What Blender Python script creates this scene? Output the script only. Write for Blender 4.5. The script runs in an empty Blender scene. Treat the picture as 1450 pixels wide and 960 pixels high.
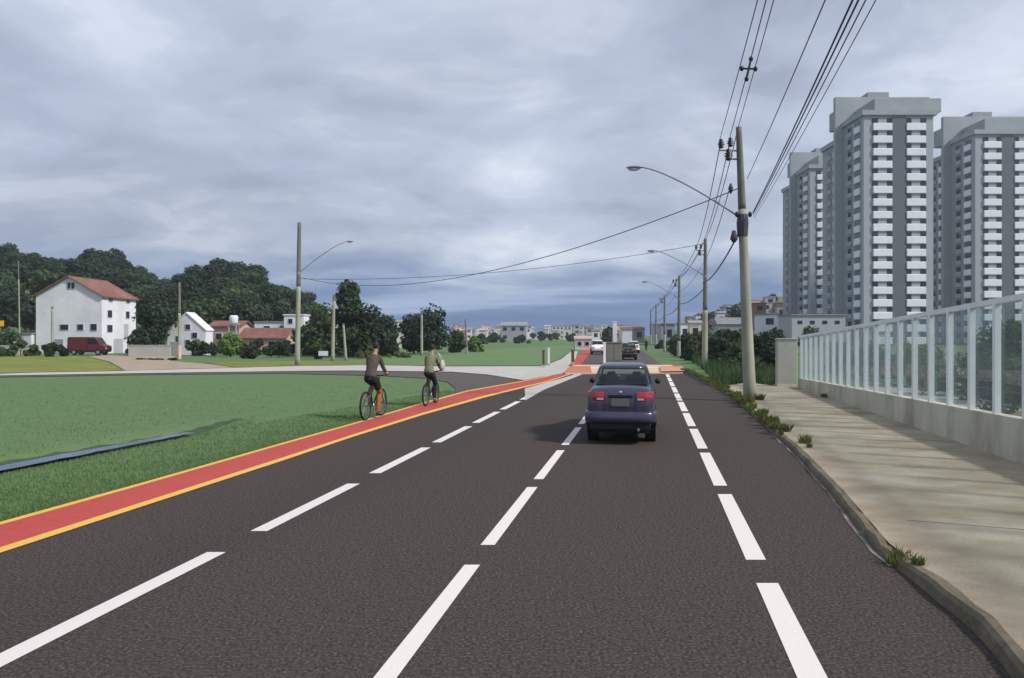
import bpy, bmesh, math, random
from mathutils import Vector, Matrix
S = bpy.context.scene
COL = S.collection
R = math.radians
F = 1055.0; H = 2.2; HY = 476.0; CX = 725.0
YAW = math.atan((919 - CX) / F)                 # the road runs this far to the right of the camera axis
RD = Vector((math.sin(YAW), math.cos(YAW), 0))  # along the road
RP = Vector((math.cos(YAW), -math.sin(YAW), 0)) # to the right of the road
RZ = -YAW
def G(px, py, z=0.0):
    f = (H - z) * F / (py - HY)
    return Vector(((px - CX) / F * f, f, z))
def P(px, py, f):
    return Vector(((px - CX) / F * f, f, H + (HY - py) / F * f))
def B(px, f, z=0.0):
    return Vector(((px - CX) / F * f, f, z))
def sstep(a, b, t):
    t = max(0.0, min(1.0, (t - a) / (b - a))); return t * t * (3 - 2 * t)
def lerpt(tab, x):
    if x <= tab[0][0]: return tab[0][1]
    for (a, b), (c, d) in zip(tab, tab[1:]):
        if x <= c: return b + (d - b) * (x - a) / (c - a)
    return tab[-1][1]

# ------------------------------------------------------------------ materials
def mat(name, c1, c2=None, scale=4.0, rough=0.85, bump=0.0, spec=0.3, detail=6.0, lo=0.35, hi=0.65, coord='obj', metal=0.0, objvar=0.0, c3=None, scale3=0.3, stretch=None, bscale=None):
    m = bpy.data.materials.new(name); m.use_nodes = True
    nt = m.node_tree; N = nt.nodes; L = nt.links
    b = N['Principled BSDF']; b.inputs['Roughness'].default_value = rough
    b.inputs['Specular IOR Level'].default_value = spec; b.inputs['Metallic'].default_value = metal
    b.inputs['Base Color'].default_value = (*c1, 1)
    if c2 is None and not bump and not objvar: return m
    tc = N.new('ShaderNodeTexCoord')
    if coord == 'obj': src = tc.outputs['Object']
    else: src = N.new('ShaderNodeNewGeometry').outputs['Position']
    if stretch:
        mp = N.new('ShaderNodeMapping'); mp.inputs['Scale'].default_value = stretch
        L.new(src, mp.inputs['Vector']); src = mp.outputs['Vector']
    def noise(sc, dt=detail):
        n = N.new('ShaderNodeTexNoise'); n.inputs['Scale'].default_value = sc
        n.inputs['Detail'].default_value = dt; n.inputs['Roughness'].default_value = 0.62
        L.new(src, n.inputs['Vector']); return n
    def mix(a, bb, fac):
        x = N.new('ShaderNodeMix'); x.data_type = 'RGBA'
        for sk, v in ((6, a), (7, bb)):
            if isinstance(v, tuple): x.inputs[sk].default_value = (*v, 1)
            else: L.new(v, x.inputs[sk])
        L.new(fac, x.inputs[0]); return x.outputs[2]
    out = None
    n = noise(scale)
    if c2 is not None:
        mr = N.new('ShaderNodeMapRange'); mr.inputs[1].default_value = lo; mr.inputs[2].default_value = hi
        L.new(n.outputs['Fac'], mr.inputs[0]); out = mix(c1, c2, mr.outputs[0])
    if c3 is not None:
        n3 = noise(scale3, 5.0); mr3 = N.new('ShaderNodeMapRange'); mr3.inputs[1].default_value = 0.45; mr3.inputs[2].default_value = 0.72
        L.new(n3.outputs['Fac'], mr3.inputs[0]); out = mix(out if out else c1, c3, mr3.outputs[0])
    if objvar:
        oi = N.new('ShaderNodeObjectInfo'); hs = N.new('ShaderNodeHueSaturation')
        mv = N.new('ShaderNodeMapRange'); mv.inputs[3].default_value = 1 - objvar; mv.inputs[4].default_value = 1 + objvar
        L.new(oi.outputs['Random'], mv.inputs[0]); L.new(mv.outputs[0], hs.inputs['Value'])
        if out is None: hs.inputs['Color'].default_value = (*c1, 1)
        else: L.new(out, hs.inputs['Color'])
        out = hs.outputs[0]
    if out is not None: L.new(out, b.inputs['Base Color'])
    if bump:
        bn = noise(bscale) if bscale else n
        bp = N.new('ShaderNodeBump'); bp.inputs['Strength'].default_value = bump; bp.inputs['Distance'].default_value = 0.05
        L.new(bn.outputs['Fac'], bp.inputs['Height']); L.new(bp.outputs[0], b.inputs['Normal'])
    return m
def leafmat(name, c1, c2, var=0.25, scale=0.9):
    m = mat(name, c1, c2, scale=scale, rough=0.65, spec=0.25, objvar=var, detail=3)
    nt = m.node_tree; N = nt.nodes; L = nt.links; b = N['Principled BSDF']
    tr = N.new('ShaderNodeBsdfTranslucent'); mx = N.new('ShaderNodeMixShader'); mx.inputs[0].default_value = 0.25
    src = b.inputs['Base Color'].links[0].from_socket
    L.new(src, tr.inputs['Color']); L.new(b.outputs[0], mx.inputs[1]); L.new(tr.outputs[0], mx.inputs[2])
    L.new(mx.outputs[0], N['Material Output'].inputs['Surface']); return m
def glassmat(name, tint, gloss, veil=0.0):
    m = bpy.data.materials.new(name); m.use_nodes = True
    nt = m.node_tree; N = nt.nodes; L = nt.links; N.remove(N['Principled BSDF'])
    t = N.new('ShaderNodeBsdfTransparent'); t.inputs[0].default_value = (*tint, 1)
    g = N.new('ShaderNodeBsdfGlossy'); g.inputs['Roughness'].default_value = 0.03; g.inputs[0].default_value = (0.85, 0.92, 0.95, 1)
    lw = N.new('ShaderNodeLayerWeight'); lw.inputs[0].default_value = gloss
    mx = N.new('ShaderNodeMixShader'); lw.inputs[0].default_value = 0.5
    pw = N.new('ShaderNodeMath'); pw.operation = 'POWER'; pw.inputs[1].default_value = 3.5; L.new(lw.outputs['Facing'], pw.inputs[0])
    ma = N.new('ShaderNodeMath'); ma.operation = 'MULTIPLY_ADD'; ma.inputs[1].default_value = gloss * 3; ma.inputs[2].default_value = 0.04; ma.use_clamp = True
    L.new(pw.outputs[0], ma.inputs[0]); L.new(ma.outputs[0], mx.inputs[0]); L.new(t.outputs[0], mx.inputs[1]); L.new(g.outputs[0], mx.inputs[2])
    if veil:
        df = N.new('ShaderNodeBsdfDiffuse'); df.inputs[0].default_value = (0.62, 0.70, 0.69, 1)
        mv = N.new('ShaderNodeMath'); mv.operation = 'MULTIPLY_ADD'; mv.inputs[1].default_value = veil; mv.inputs[2].default_value = veil * .05; L.new(pw.outputs[0], mv.inputs[0])
        m2 = N.new('ShaderNodeMixShader'); L.new(mv.outputs[0], m2.inputs[0]); L.new(mx.outputs[0], m2.inputs[1]); L.new(df.outputs[0], m2.inputs[2]); mx = m2
    L.new(mx.outputs[0], N['Material Output'].inputs['Surface']); return m

M = {}
def asphalt(name, base, amp):
    m = mat(name, base, tuple(c * amp for c in base), scale=38, rough=0.94, spec=0.12, bump=0.0, lo=0.46, hi=0.66, coord='pos', detail=3,
            c3=tuple(c * 1.75 for c in base), scale3=11)
    return m
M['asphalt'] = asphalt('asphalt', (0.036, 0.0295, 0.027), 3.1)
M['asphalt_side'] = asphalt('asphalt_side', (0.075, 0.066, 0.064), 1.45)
def paint(name, c, dark, thr=0.66):
    return mat(name, c, dark, scale=28, rough=0.75, lo=thr, hi=thr + 0.12, coord='pos', bump=0.15, detail=8)
M['white_paint'] = paint('white_paint', (0.67, 0.615, 0.59), (0.52, 0.475, 0.45), 0.64)
M['yellow_paint'] = paint('yellow_paint', (0.66, 0.41, 0.07), (0.46, 0.27, 0.07), 0.56)
M['red_paint'] = mat('red_paint', (0.43, 0.062, 0.052), (0.37, 0.052, 0.044), scale=9, rough=0.85, coord='pos', bump=0.2, c3=(0.40, 0.07, 0.058), scale3=0.5)
M['cream_paint'] = paint('cream_paint', (0.58, 0.44, 0.33), (0.46, 0.34, 0.24), 0.55)
M['grass'] = mat('grass_ground', (0.088, 0.152, 0.062), (0.112, 0.180, 0.080), scale=1.6, rough=0.95, spec=0.1, coord='pos', bump=0.5, bscale=9, detail=8, c3=(0.108, 0.160, 0.074), scale3=0.16)
M['dry_grass'] = mat('dry_grass', (0.21, 0.225, 0.05), (0.12, 0.155, 0.045), scale=0.35, rough=0.95, spec=0.1, coord='pos', bump=0.8, bscale=5)
M['lawn'] = mat('lawn', (0.105, 0.175, 0.075), (0.135, 0.205, 0.09), scale=0.3, rough=0.95, spec=0.1, coord='pos', bump=0.4, bscale=6)
M['blade'] = leafmat('grass_blade', (0.115, 0.19, 0.072), (0.15, 0.23, 0.10), 0.0, 1.2)
M['dirt'] = mat('dirt', (0.36, 0.28, 0.22), (0.27, 0.22, 0.15), scale=0.5, rough=0.95, coord='pos', bump=0.4)
M['side_conc'] = mat('side_concrete', (0.44, 0.43, 0.40), (0.38, 0.37, 0.345), scale=0.7, rough=0.9, coord='pos')
M['sidewalk'] = mat('sidewalk_concrete', (0.30, 0.245, 0.168), (0.42, 0.365, 0.28), scale=0.8, rough=0.92, coord='pos', bump=0.5, bscale=34, c3=(0.235, 0.185, 0.12), scale3=0.6, detail=12, lo=0.34, hi=0.60, stretch=(0.85, 1.2, 1))
M['kerb'] = mat('kerb_concrete', (0.21, 0.18, 0.13), (0.12, 0.098, 0.065), scale=3, rough=0.95, coord='pos', bump=0.6, bscale=14, c3=(0.095, 0.085, 0.05), scale3=0.5)
M['gutter'] = mat('gutter_concrete', (0.26, 0.23, 0.19), (0.10, 0.085, 0.07), scale=5, rough=0.95, coord='pos')
M['wallbase'] = mat('wall_concrete', (0.56, 0.535, 0.44), (0.46, 0.44, 0.355), scale=1.6, rough=0.9, coord='pos', bump=0.3, bscale=20, c3=(0.31, 0.285, 0.21), scale3=1.1, stretch=(1, 1, 0.45))
M['pillar'] = mat('pillar_render', (0.43, 0.44, 0.38), (0.37, 0.38, 0.32), scale=1.5, rough=0.9, coord='pos')
M['white_metal'] = mat('white_metal', (0.78, 0.81, 0.82), (0.70, 0.74, 0.76), scale=3, rough=0.45, coord='pos')
M['pane'] = glassmat('fence_glass', (0.72, 0.81, 0.80), 0.16, 0.85)
M['water'] = mat('ditch_water', (0.06, 0.11, 0.21), (0.03, 0.055, 0.08), scale=2.5, rough=0.16, spec=0.22, coord='pos', bump=0.15)
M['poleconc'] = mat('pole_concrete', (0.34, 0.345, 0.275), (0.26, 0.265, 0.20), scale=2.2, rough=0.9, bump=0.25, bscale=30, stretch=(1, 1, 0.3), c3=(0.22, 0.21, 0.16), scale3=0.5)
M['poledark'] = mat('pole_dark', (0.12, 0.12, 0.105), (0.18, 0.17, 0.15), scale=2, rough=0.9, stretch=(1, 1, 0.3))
M['steel'] = mat('galvanised_steel', (0.22, 0.23, 0.25), (0.28, 0.29, 0.31), scale=5, rough=0.5, metal=0.4)
M['cable'] = mat('cable_rubber', (0.05, 0.053, 0.062), rough=0.6)
M['insul'] = mat('insulator', (0.02, 0.02, 0.022), rough=0.35)
M['lens'] = mat('lamp_lens', (0.5, 0.52, 0.55), rough=0.25)
M['bark'] = mat('bark', (0.10, 0.075, 0.055), (0.06, 0.045, 0.035), scale=6, rough=0.95, bump=0.6)
M['leaf_dark'] = leafmat('leaf_dark', (0.017, 0.034, 0.020), (0.036, 0.064, 0.027), 0.35, 0.4)
M['leaf_mid'] = leafmat('leaf_mid', (0.036, 0.070, 0.024), (0.062, 0.105, 0.034), 0.25, 0.6)
M['leaf_light'] = leafmat('leaf_light', (0.085, 0.155, 0.03), (0.12, 0.20, 0.045), 0.15, 0.8)
M['leaf_dry'] = leafmat('leaf_dry', (0.16, 0.17, 0.05), (0.10, 0.13, 0.035), 0.25, 1.5)
M['twall'] = mat('tower_render', (0.35, 0.37, 0.405), (0.32, 0.34, 0.375), scale=0.15, rough=0.85)
M['twall_dark'] = mat('tower_dark_render', (0.115, 0.13, 0.152), (0.125, 0.142, 0.164), scale=0.2, rough=0.85)
M['twhite'] = mat('tower_white', (0.76, 0.78, 0.84), (0.70, 0.72, 0.78), scale=0.4, rough=0.7)
M['tgrey'] = mat('tower_grey_panel', (0.27, 0.285, 0.32), rough=0.7)
M['tcrown'] = mat('tower_crown_render', (0.34, 0.365, 0.385), (0.29, 0.315, 0.335), scale=0.2, rough=0.85)
M['winglass'] = mat('window_glass', (0.012, 0.016, 0.026), rough=0.12, spec=0.6)
M['wwhite'] = mat('white_render', (0.68, 0.69, 0.74), (0.60, 0.61, 0.66), scale=0.6, rough=0.85, c3=(0.52, 0.53, 0.57), scale3=0.25)
M['wcream'] = mat('cream_render', (0.60, 0.56, 0.47), (0.52, 0.48, 0.40), scale=0.6, rough=0.85, objvar=0.12)
M['wpink'] = mat('pink_render', (0.50, 0.33, 0.29), (0.42, 0.27, 0.24), scale=0.6, rough=0.85)
M['wgrey'] = mat('grey_render', (0.33, 0.34, 0.37), (0.27, 0.28, 0.31), scale=0.5, rough=0.85, objvar=0.2)
M['wbrick'] = mat('brick_render', (0.30, 0.15, 0.10), (0.22, 0.11, 0.08), scale=1.0, rough=0.9, objvar=0.2)
M['tile'] = mat('roof_tile', (0.20, 0.09, 0.068), (0.15, 0.07, 0.055), scale=1.4, rough=0.9, bump=0.4, bscale=6, c3=(0.25, 0.14, 0.11), scale3=0.4)
M['tilegrey'] = mat('roof_sheet', (0.27, 0.27, 0.28), (0.20, 0.20, 0.21), scale=1.0, rough=0.8, objvar=0.2)
M['frame'] = mat('window_frame', (0.55, 0.56, 0.58), rough=0.6)
M['carblue'] = mat('car_paint_blue', (0.055, 0.057, 0.095), (0.06, 0.062, 0.10), scale=2, rough=0.22, spec=0.6, metal=0.35)
M['cardark'] = mat('car_paint_dark', (0.02, 0.022, 0.028), rough=0.25, spec=0.6)
M['carwhite'] = mat('car_paint_white', (0.75, 0.75, 0.77), rough=0.3, spec=0.5)
M['carred'] = mat('car_paint_red', (0.115, 0.012, 0.02), (0.09, 0.01, 0.016), scale=2, rough=0.4, spec=0.5)
M['carglass'] = glassmat('car_glass', (0.42, 0.52, 0.50), 0.10)
M['plastic'] = mat('black_plastic', (0.012, 0.012, 0.014), rough=0.55)
M['rubber'] = mat('tyre_rubber', (0.014, 0.014, 0.015), rough=0.85)
M['alloy'] = mat('alloy_rim', (0.42, 0.43, 0.45), rough=0.35, metal=0.7)
M['taillight'] = mat('taillight_red', (0.36, 0.012, 0.025), (0.26, 0.008, 0.018), scale=20, rough=0.15, spec=0.7)
M['reverse'] = mat('reverse_lens', (0.55, 0.42, 0.40), rough=0.15, spec=0.7)
M['plate'] = mat('plate_grey', (0.13, 0.13, 0.13), rough=0.5)
M['skin'] = mat('skin', (0.36, 0.20, 0.13), (0.32, 0.17, 0.11), scale=8, rough=0.6)
M['hair'] = mat('hair', (0.015, 0.011, 0.009), rough=0.6)
M['shirt_brown'] = mat('shirt_brown', (0.085, 0.067, 0.058), (0.06, 0.048, 0.042), scale=9, rough=0.9, bump=0.3)
M['shirt_lime'] = mat('shirt_lime', (0.17, 0.19, 0.10), (0.12, 0.135, 0.075), scale=9, rough=0.9, bump=0.3)
M['orange'] = mat('orange_trousers', (0.33, 0.125, 0.025), (0.25, 0.095, 0.02), scale=9, rough=0.9, bump=0.3)
M['black_cloth'] = mat('black_cloth', (0.014, 0.012, 0.013), (0.022, 0.02, 0.02), scale=9, rough=0.95)
M['bag'] = mat('bag_white', (0.45, 0.46, 0.40), (0.38, 0.39, 0.34), scale=6, rough=0.9)
M['bikeframe'] = mat('bike_frame', (0.035, 0.05, 0.05), rough=0.4)
M['chrome'] = mat('spoke_metal', (0.3, 0.31, 0.32), rough=0.35, metal=0.8)
M['wood'] = mat('weathered_wood', (0.11, 0.065, 0.05), (0.08, 0.05, 0.04), scale=5, rough=0.9)
M['yellow_sign'] = mat('yellow_sign', (0.75, 0.42, 0.03), rough=0.6)
M['cab'] = mat('cabinet_grey', (0.19, 0.185, 0.17), (0.16, 0.155, 0.14), scale=2, rough=0.8)
M['earth'] = mat('brown_earth', (0.30, 0.19, 0.11), (0.22, 0.14, 0.09), scale=2, rough=0.95, bump=0.5)

# ------------------------------------------------------------------ mesh helpers
class MB:
    def __init__(s): s.v = []; s.f = []; s.m = []
    def face(s, pts, mi=0):
        i = len(s.v); s.v += [tuple(p) for p in pts]; s.f.append(tuple(range(i, i + len(pts)))); s.m.append(mi)
    def box(s, c, d, rz=0.0, mi=0, top=1.0):
        x, y, z = d[0] / 2, d[1] / 2, d[2] / 2; i = len(s.v); cs, sn = math.cos(rz), math.sin(rz)
        for k, (a, b, e) in enumerate([(-x,-y,-z),(x,-y,-z),(x,y,-z),(-x,y,-z),(-x,-y,z),(x,-y,z),(x,y,z),(-x,y,z)]):
            if k > 3: a *= top; b *= top
            s.v.append((c[0] + a * cs - b * sn, c[1] + a * sn + b * cs, c[2] + e))
        for q in [(0,3,2,1),(4,5,6,7),(0,1,5,4),(1,2,6,5),(2,3,7,6),(3,0,4,7)]:
            s.f.append(tuple(i + k for k in q)); s.m.append(mi)
    def prism(s, poly, z0, z1, mi=0, bottom=False):
        n = len(poly); i = len(s.v)
        s.v += [(p[0], p[1], z0) for p in poly] + [(p[0], p[1], z1) for p in poly]
        s.f.append(tuple(i + n + k for k in range(n))); s.m.append(mi)
        if bottom: s.f.append(tuple(i + k for k in reversed(range(n)))); s.m.append(mi)
        for k in range(n):
            s.f.append((i + k, i + (k + 1) % n, i + n + (k + 1) % n, i + n + k)); s.m.append(mi)
    def tube(s, pts, rad, n=8, mi=0, caps=True):
        pts = [Vector(p) for p in pts]; i = len(s.v)
        if not hasattr(rad, '__len__'): rad = [rad] * len(pts)
        for k, p in enumerate(pts):
            d = (pts[min(k + 1, len(pts) - 1)] - pts[max(k - 1, 0)]).normalized()
            a = d.cross(Vector((0, 0, 1)))
            if a.length < 0.05: a = d.cross(Vector((1, 0, 0)))
            a.normalize(); b = d.cross(a)
            for j in range(n):
                t = 2 * math.pi * j / n; s.v.append(tuple(p + (a * math.cos(t) + b * math.sin(t)) * rad[k]))
        for k in range(len(pts) - 1):
            for j in range(n):
                s.f.append((i + k*n + j, i + k*n + (j+1) % n, i + (k+1)*n + (j+1) % n, i + (k+1)*n + j)); s.m.append(mi)
        if caps:
            s.f.append(tuple(i + j for j in reversed(range(n)))); s.m.append(mi)
            e = i + (len(pts) - 1) * n; s.f.append(tuple(e + j for j in range(n))); s.m.append(mi)
    def ring(s, c, R_, r, axis='x', n=28, k=8, mi=0, sq=1.0):
        i = len(s.v)
        for a in range(n):
            t = 2 * math.pi * a / n
            for b in range(k):
                u = 2 * math.pi * b / k; rr = R_ + r * math.cos(u); w = r * math.sin(u) * sq
                s.v.append((c[0] + w, c[1] + rr * math.cos(t), c[2] + rr * math.sin(t)))
        for a in range(n):
            for b in range(k):
                s.f.append((i + a*k + b, i + ((a+1) % n)*k + b, i + ((a+1) % n)*k + (b+1) % k, i + a*k + (b+1) % k)); s.m.append(mi)
    def disc(s, c, r, w, n=24, mi=0):
        s.tube([(c[0] - w / 2, c[1], c[2]), (c[0] + w / 2, c[1], c[2])], r, n, mi)
    def ball(s, c, r, nu=14, nv=9, mi=0, f=None):
        i = len(s.v)
        if not hasattr(r, '__len__'): r = (r, r, r)
        for a in range(nv + 1):
            th = math.pi * a / nv
            for b in range(nu):
                ph = 2 * math.pi * b / nu
                d = (math.sin(th) * math.cos(ph), math.sin(th) * math.sin(ph), math.cos(th))
                k = f(d) if f else 1.0
                s.v.append((c[0] + r[0]*d[0]*k, c[1] + r[1]*d[1]*k, c[2] + r[2]*d[2]*k))
        for a in range(nv):
            for b in range(nu):
                s.f.append((i + a*nu + b, i + (a+1)*nu + b, i + (a+1)*nu + (b+1) % nu, i + a*nu + (b+1) % nu)); s.m.append(mi)
    def loft(s, rings, mi=0, caps=True):
        i = len(s.v); n = len(rings[0])
        for r in rings: s.v += [tuple(p) for p in r]
        for k in range(len(rings) - 1):
            for j in range(n):
                s.f.append((i + k*n + j, i + k*n + (j+1) % n, i + (k+1)*n + (j+1) % n, i + (k+1)*n + j)); s.m.append(mi)
        if caps:
            s.f.append(tuple(i + j for j in reversed(range(n)))); s.m.append(mi)
            e = i + (len(rings) - 1) * n; s.f.append(tuple(e + j for j in range(n))); s.m.append(mi)
    def mesh(s, name, mats, smooth=False):
        me = bpy.data.meshes.new(name); me.from_pydata(s.v, [], s.f)
        for m in (mats if isinstance(mats, (list, tuple)) else [mats]): me.materials.append(m)
        if len(set(s.m)) > 1: me.polygons.foreach_set('material_index', s.m)
        if smooth: me.polygons.foreach_set('use_smooth', [True] * len(s.f))
        me.update(); return me
    def build(s, name, mats, parent=None, loc=None, rz=0.0, smooth=False, fix=False, bevel=0.0):
        me = s.mesh(name, mats, smooth)
        if fix:
            bm = bmesh.new(); bm.from_mesh(me); bmesh.ops.remove_doubles(bm, verts=bm.verts, dist=1e-5)
            bmesh.ops.recalc_face_normals(bm, faces=bm.faces); bm.to_mesh(me); bm.free()
        o = bpy.data.objects.new(name, me); COL.objects.link(o)
        if parent: o.parent = parent
        if loc is not None: o.location = loc
        o.rotation_euler.z = rz
        if bevel:
            md = o.modifiers.new('bevel', 'BEVEL'); md.width = bevel; md.segments = 2; md.limit_method = 'ANGLE'
        return o
def tag(o, label=None, cat=None, group=None, kind=None):
    if label: o['label'] = label
    if cat: o['category'] = cat
    if group: o['group'] = group
    if kind: o['kind'] = kind
    return o
def thing(name, label, cat, loc=(0, 0, 0), rz=0.0, group=None, scale=None):
    o = bpy.data.objects.new(name, None); COL.objects.link(o); o.location = loc; o.rotation_euler.z = rz
    o.empty_display_size = 0.3
    if scale: o.scale = scale
    return tag(o, label, cat, group)
KIDS = {}
def dup(root, loc, rz=0.0, scale=None, label=None, group=None):
    def cp(o, par):
        c = o.copy(); COL.objects.link(c)
        if par: c.parent = par
        for ch in o.children: cp(ch, c)
        return c
    r = cp(root, None); r.location = loc; r.rotation_euler.z = rz
    if scale: r.scale = scale if hasattr(scale, '__len__') else (scale,) * 3
    if label: r['label'] = label
    if group: r['group'] = group
    return r
def sheet(name, pts, m, z=None, label=None):
    mb = MB(); mb.face([(p[0], p[1], p[2] if z is None else z) for p in pts])
    me = mb.mesh(name, m); bm = bmesh.new(); bm.from_mesh(me)
    for f in bm.faces:
        f.normal_update()
        if f.normal.z < 0: f.normal_flip()
    bmesh.ops.triangulate(bm, faces=bm.faces); bm.to_mesh(me); bm.free()
    o = bpy.data.objects.new(name, me); COL.objects.link(o); tag(o, label, kind='structure'); return o
def strip(name, left, right, m, z):
    mb = MB()
    for k in range(len(left) - 1):
        mb.face([(right[k][0], right[k][1], z), (right[k+1][0], right[k+1][1], z), (left[k+1][0], left[k+1][1], z), (left[k][0], left[k][1], z)])
    o = mb.build(name, m, fix=True); tag(o, kind='structure')
    return o

# ------------------------------------------------------------------ camera, world, sun
cam = bpy.data.cameras.new('camera'); co = bpy.data.objects.new('camera', cam); COL.objects.link(co)
co.location = (0, 0, H); co.rotation_euler = (R(90), 0, 0)
cam.sensor_width = 36; cam.lens = 36 * F / 1450; cam.shift_y = -(480 - HY) / 1450; cam.clip_end = 9000; cam.clip_start = 0.05
S.camera = co
S.view_settings.view_transform = 'Standard'; S.view_settings.look = 'None'; S.view_settings.exposure = -0.07; S.view_settings.gamma = 1.0
SUN_EL = R(41); sd = (RP * math.cos(R(14)) - RD * math.sin(R(14))).normalized()   # toward the sun: right of the road, a little behind
sv = Vector((sd.x * math.cos(SUN_EL), sd.y * math.cos(SUN_EL), math.sin(SUN_EL)))
su = bpy.data.lights.new('sun', 'SUN'); su.energy = 4.5; su.angle = R(6); su.color = (1.0, 0.94, 0.86)
so = bpy.data.objects.new('sun', su); COL.objects.link(so); so.rotation_euler = sv.to_track_quat('Z', 'Y').to_euler(); so.location = (30, -30, 60)
w = bpy.data.worlds.new('World'); S.world = w; w.use_nodes = True
def world():
    nt = w.node_tree; N = nt.nodes; L = nt.links; bg = N['Background']; bg.inputs['Strength'].default_value = 0.109
    sky = N.new('ShaderNodeTexSky'); sky.sky_type = 'NISHITA'; sky.sun_disc = False
    sky.sun_elevation = SUN_EL; sky.sun_rotation = math.atan2(sv.x, sv.y)
    tc = N.new('ShaderNodeTexCoord'); sp = N.new('ShaderNodeSeparateXYZ'); L.new(tc.outputs['Generated'], sp.inputs[0])
    def mth(op, a, b=None):
        n = N.new('ShaderNodeMath'); n.operation = op
        for k, v in ((0, a), (1, b)):
            if v is None: continue
            if isinstance(v, (int, float)): n.inputs[k].default_value = v
            else: L.new(v, n.inputs[k])
        return n.outputs[0]
    zz = mth('MAXIMUM', sp.outputs['Z'], 0.0); den = mth('ADD', zz, 0.24)
    cb = N.new('ShaderNodeCombineXYZ'); L.new(mth('DIVIDE', sp.outputs['X'], den), cb.inputs[0]); L.new(mth('DIVIDE', sp.outputs['Y'], den), cb.inputs[1])
    def noise(scale, detail, rough, dist=0.0, off=(0, 0, 0), st=(1, 1, 1)):
        mp = N.new('ShaderNodeMapping'); mp.inputs['Location'].default_value = off; mp.inputs['Scale'].default_value = st
        L.new(cb.outputs[0], mp.inputs[0])
        n = N.new('ShaderNodeTexNoise'); n.inputs['Scale'].default_value = scale; n.inputs['Detail'].default_value = detail
        n.inputs['Roughness'].default_value = rough; n.inputs['Distortion'].default_value = dist; L.new(mp.outputs[0], n.inputs['Vector']); return n.outputs['Fac']
    def ramp(fac, stops):
        r = N.new('ShaderNodeValToRGB'); el = r.color_ramp.elements
        el[0].position = stops[0][0]; el[0].color = (*stops[0][1], 1); el[1].position = stops[-1][0]; el[1].color = (*stops[-1][1], 1)
        for p, c in stops[1:-1]: e = el.new(p); e.color = (*c, 1)
        r.color_ramp.interpolation = 'EASE'; L.new(fac, r.inputs[0]); return r.outputs[0]
    def mix(a, b, f):
        x = N.new('ShaderNodeMix'); x.data_type = 'RGBA'
        for k, v in ((6, a), (7, b)):
            if isinstance(v, tuple): x.inputs[k].default_value = (*v, 1)
            else: L.new(v, x.inputs[k])
        if isinstance(f, float): x.inputs[0].default_value = f
        else: L.new(f, x.inputs[0])
        return x.outputs[2]
    k = 10.0
    sc = lambda c: tuple(v * k for v in c)
    n1 = noise(1.05, 7, 0.52, 0.5, (3.4, 1.2, 0), (1.0, 0.95, 1))
    cl = ramp(n1, [(0.36, sc((0.355, 0.40, 0.52))), (0.46, sc((0.455, 0.515, 0.66))), (0.54, sc((0.55, 0.62, 0.77))), (0.66, sc((0.78, 0.855, 0.97)))])
    n2 = noise(2.2, 8, 0.55, 0.35, (8, 2, 0), (0.85, 1.15, 1))
    cl = mix(cl, ramp(n2, [(0.38, sc((0.37, 0.42, 0.54))), (0.5, sc((0.53, 0.60, 0.73))), (0.63, sc((0.84, 0.90, 0.99)))]), 0.38)
    # a slate-blue bank low over the horizon
    hz = N.new('ShaderNodeMapRange'); hz.interpolation_type = 'SMOOTHSTEP'; hz.inputs[1].default_value = 0.125; hz.inputs[2].default_value = 0.045
    L.new(mth('ADD', sp.outputs['Z'], mth('MULTIPLY', mth('SUBTRACT', n2, 0.5), 0.10)), hz.inputs[0])
    bank = ramp(noise(1.1, 6, 0.55, 0.4, (1, 5, 0), (0.5, 1.6, 1)), [(0.36, sc((0.065, 0.15, 0.35))), (0.5, sc((0.11, 0.215, 0.43))), (0.68, sc((0.36, 0.47, 0.69)))])
    cl = mix(cl, bank, mth('MULTIPLY', hz.outputs[0], 0.95))
    L.new(mix(sky.outputs[0], cl, 0.94), bg.inputs['Color'])
world()

# ------------------------------------------------------------------ terrain
HILLX = [(-400, 18), (-137, 18.5), (-109, 16), (-95, 9.5), (-78, 13.5), (-60, 8.5), (-50, 4.0), (-31, 0)]
d0 = G(0, 655); d1 = G(355, 590); dd = (d1 - d0).normalized(); dn = Vector((-dd.y, dd.x, 0))
def terr(x, y):
    z = -0.025
    z += lerpt(HILLX, x * 200 / max(y, 120)) * sstep(112, 195, y)
    z += 20 * sstep(50, 112, x * 300 / max(y, 200)) * sstep(230, 330, y)
    q = Vector((x, y, 0)) - d0; t = q.dot(dd); s_ = q.dot(dn); L_ = (d1 - d0).length
    if -30 < t < L_ + 0.5:
        z -= 0.24 * math.exp(-(s_ / 0.58) ** 2) * (1 - sstep(L_ - 3.5, L_ + 0.4, t))
    return z
def lines(*segs):
    out = []
    for a, b, st in segs:
        n = max(1, round((b - a) / st)); out += [a + (b - a) * k / n for k in range(n)]
    out.append(segs[-1][1]); return out
xs = lines((-1800, -400, 140), (-400, -160, 20), (-160, -30, 5), (-30, -14, 1.0), (-14, -4, 0.22), (-4, 4, 1.5), (4, 200, 8), (200, 1800, 160))
ys = lines((-60, 6, 6), (6, 9, 0.5), (9, 23, 0.22), (23, 120, 5), (120, 340, 6), (340, 3200, 180))
mb = MB(); nx = len(xs)
mb.v = [(x, y, terr(x, y)) for y in ys for x in xs]
for j in range(len(ys) - 1):
    for i in range(nx - 1):
        mb.f.append((j*nx + i, j*nx + i + 1, (j+1)*nx + i + 1, (j+1)*nx + i)); mb.m.append(0)
tag(mb.build('ground', M['grass'], smooth=True), kind='structure')
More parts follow.
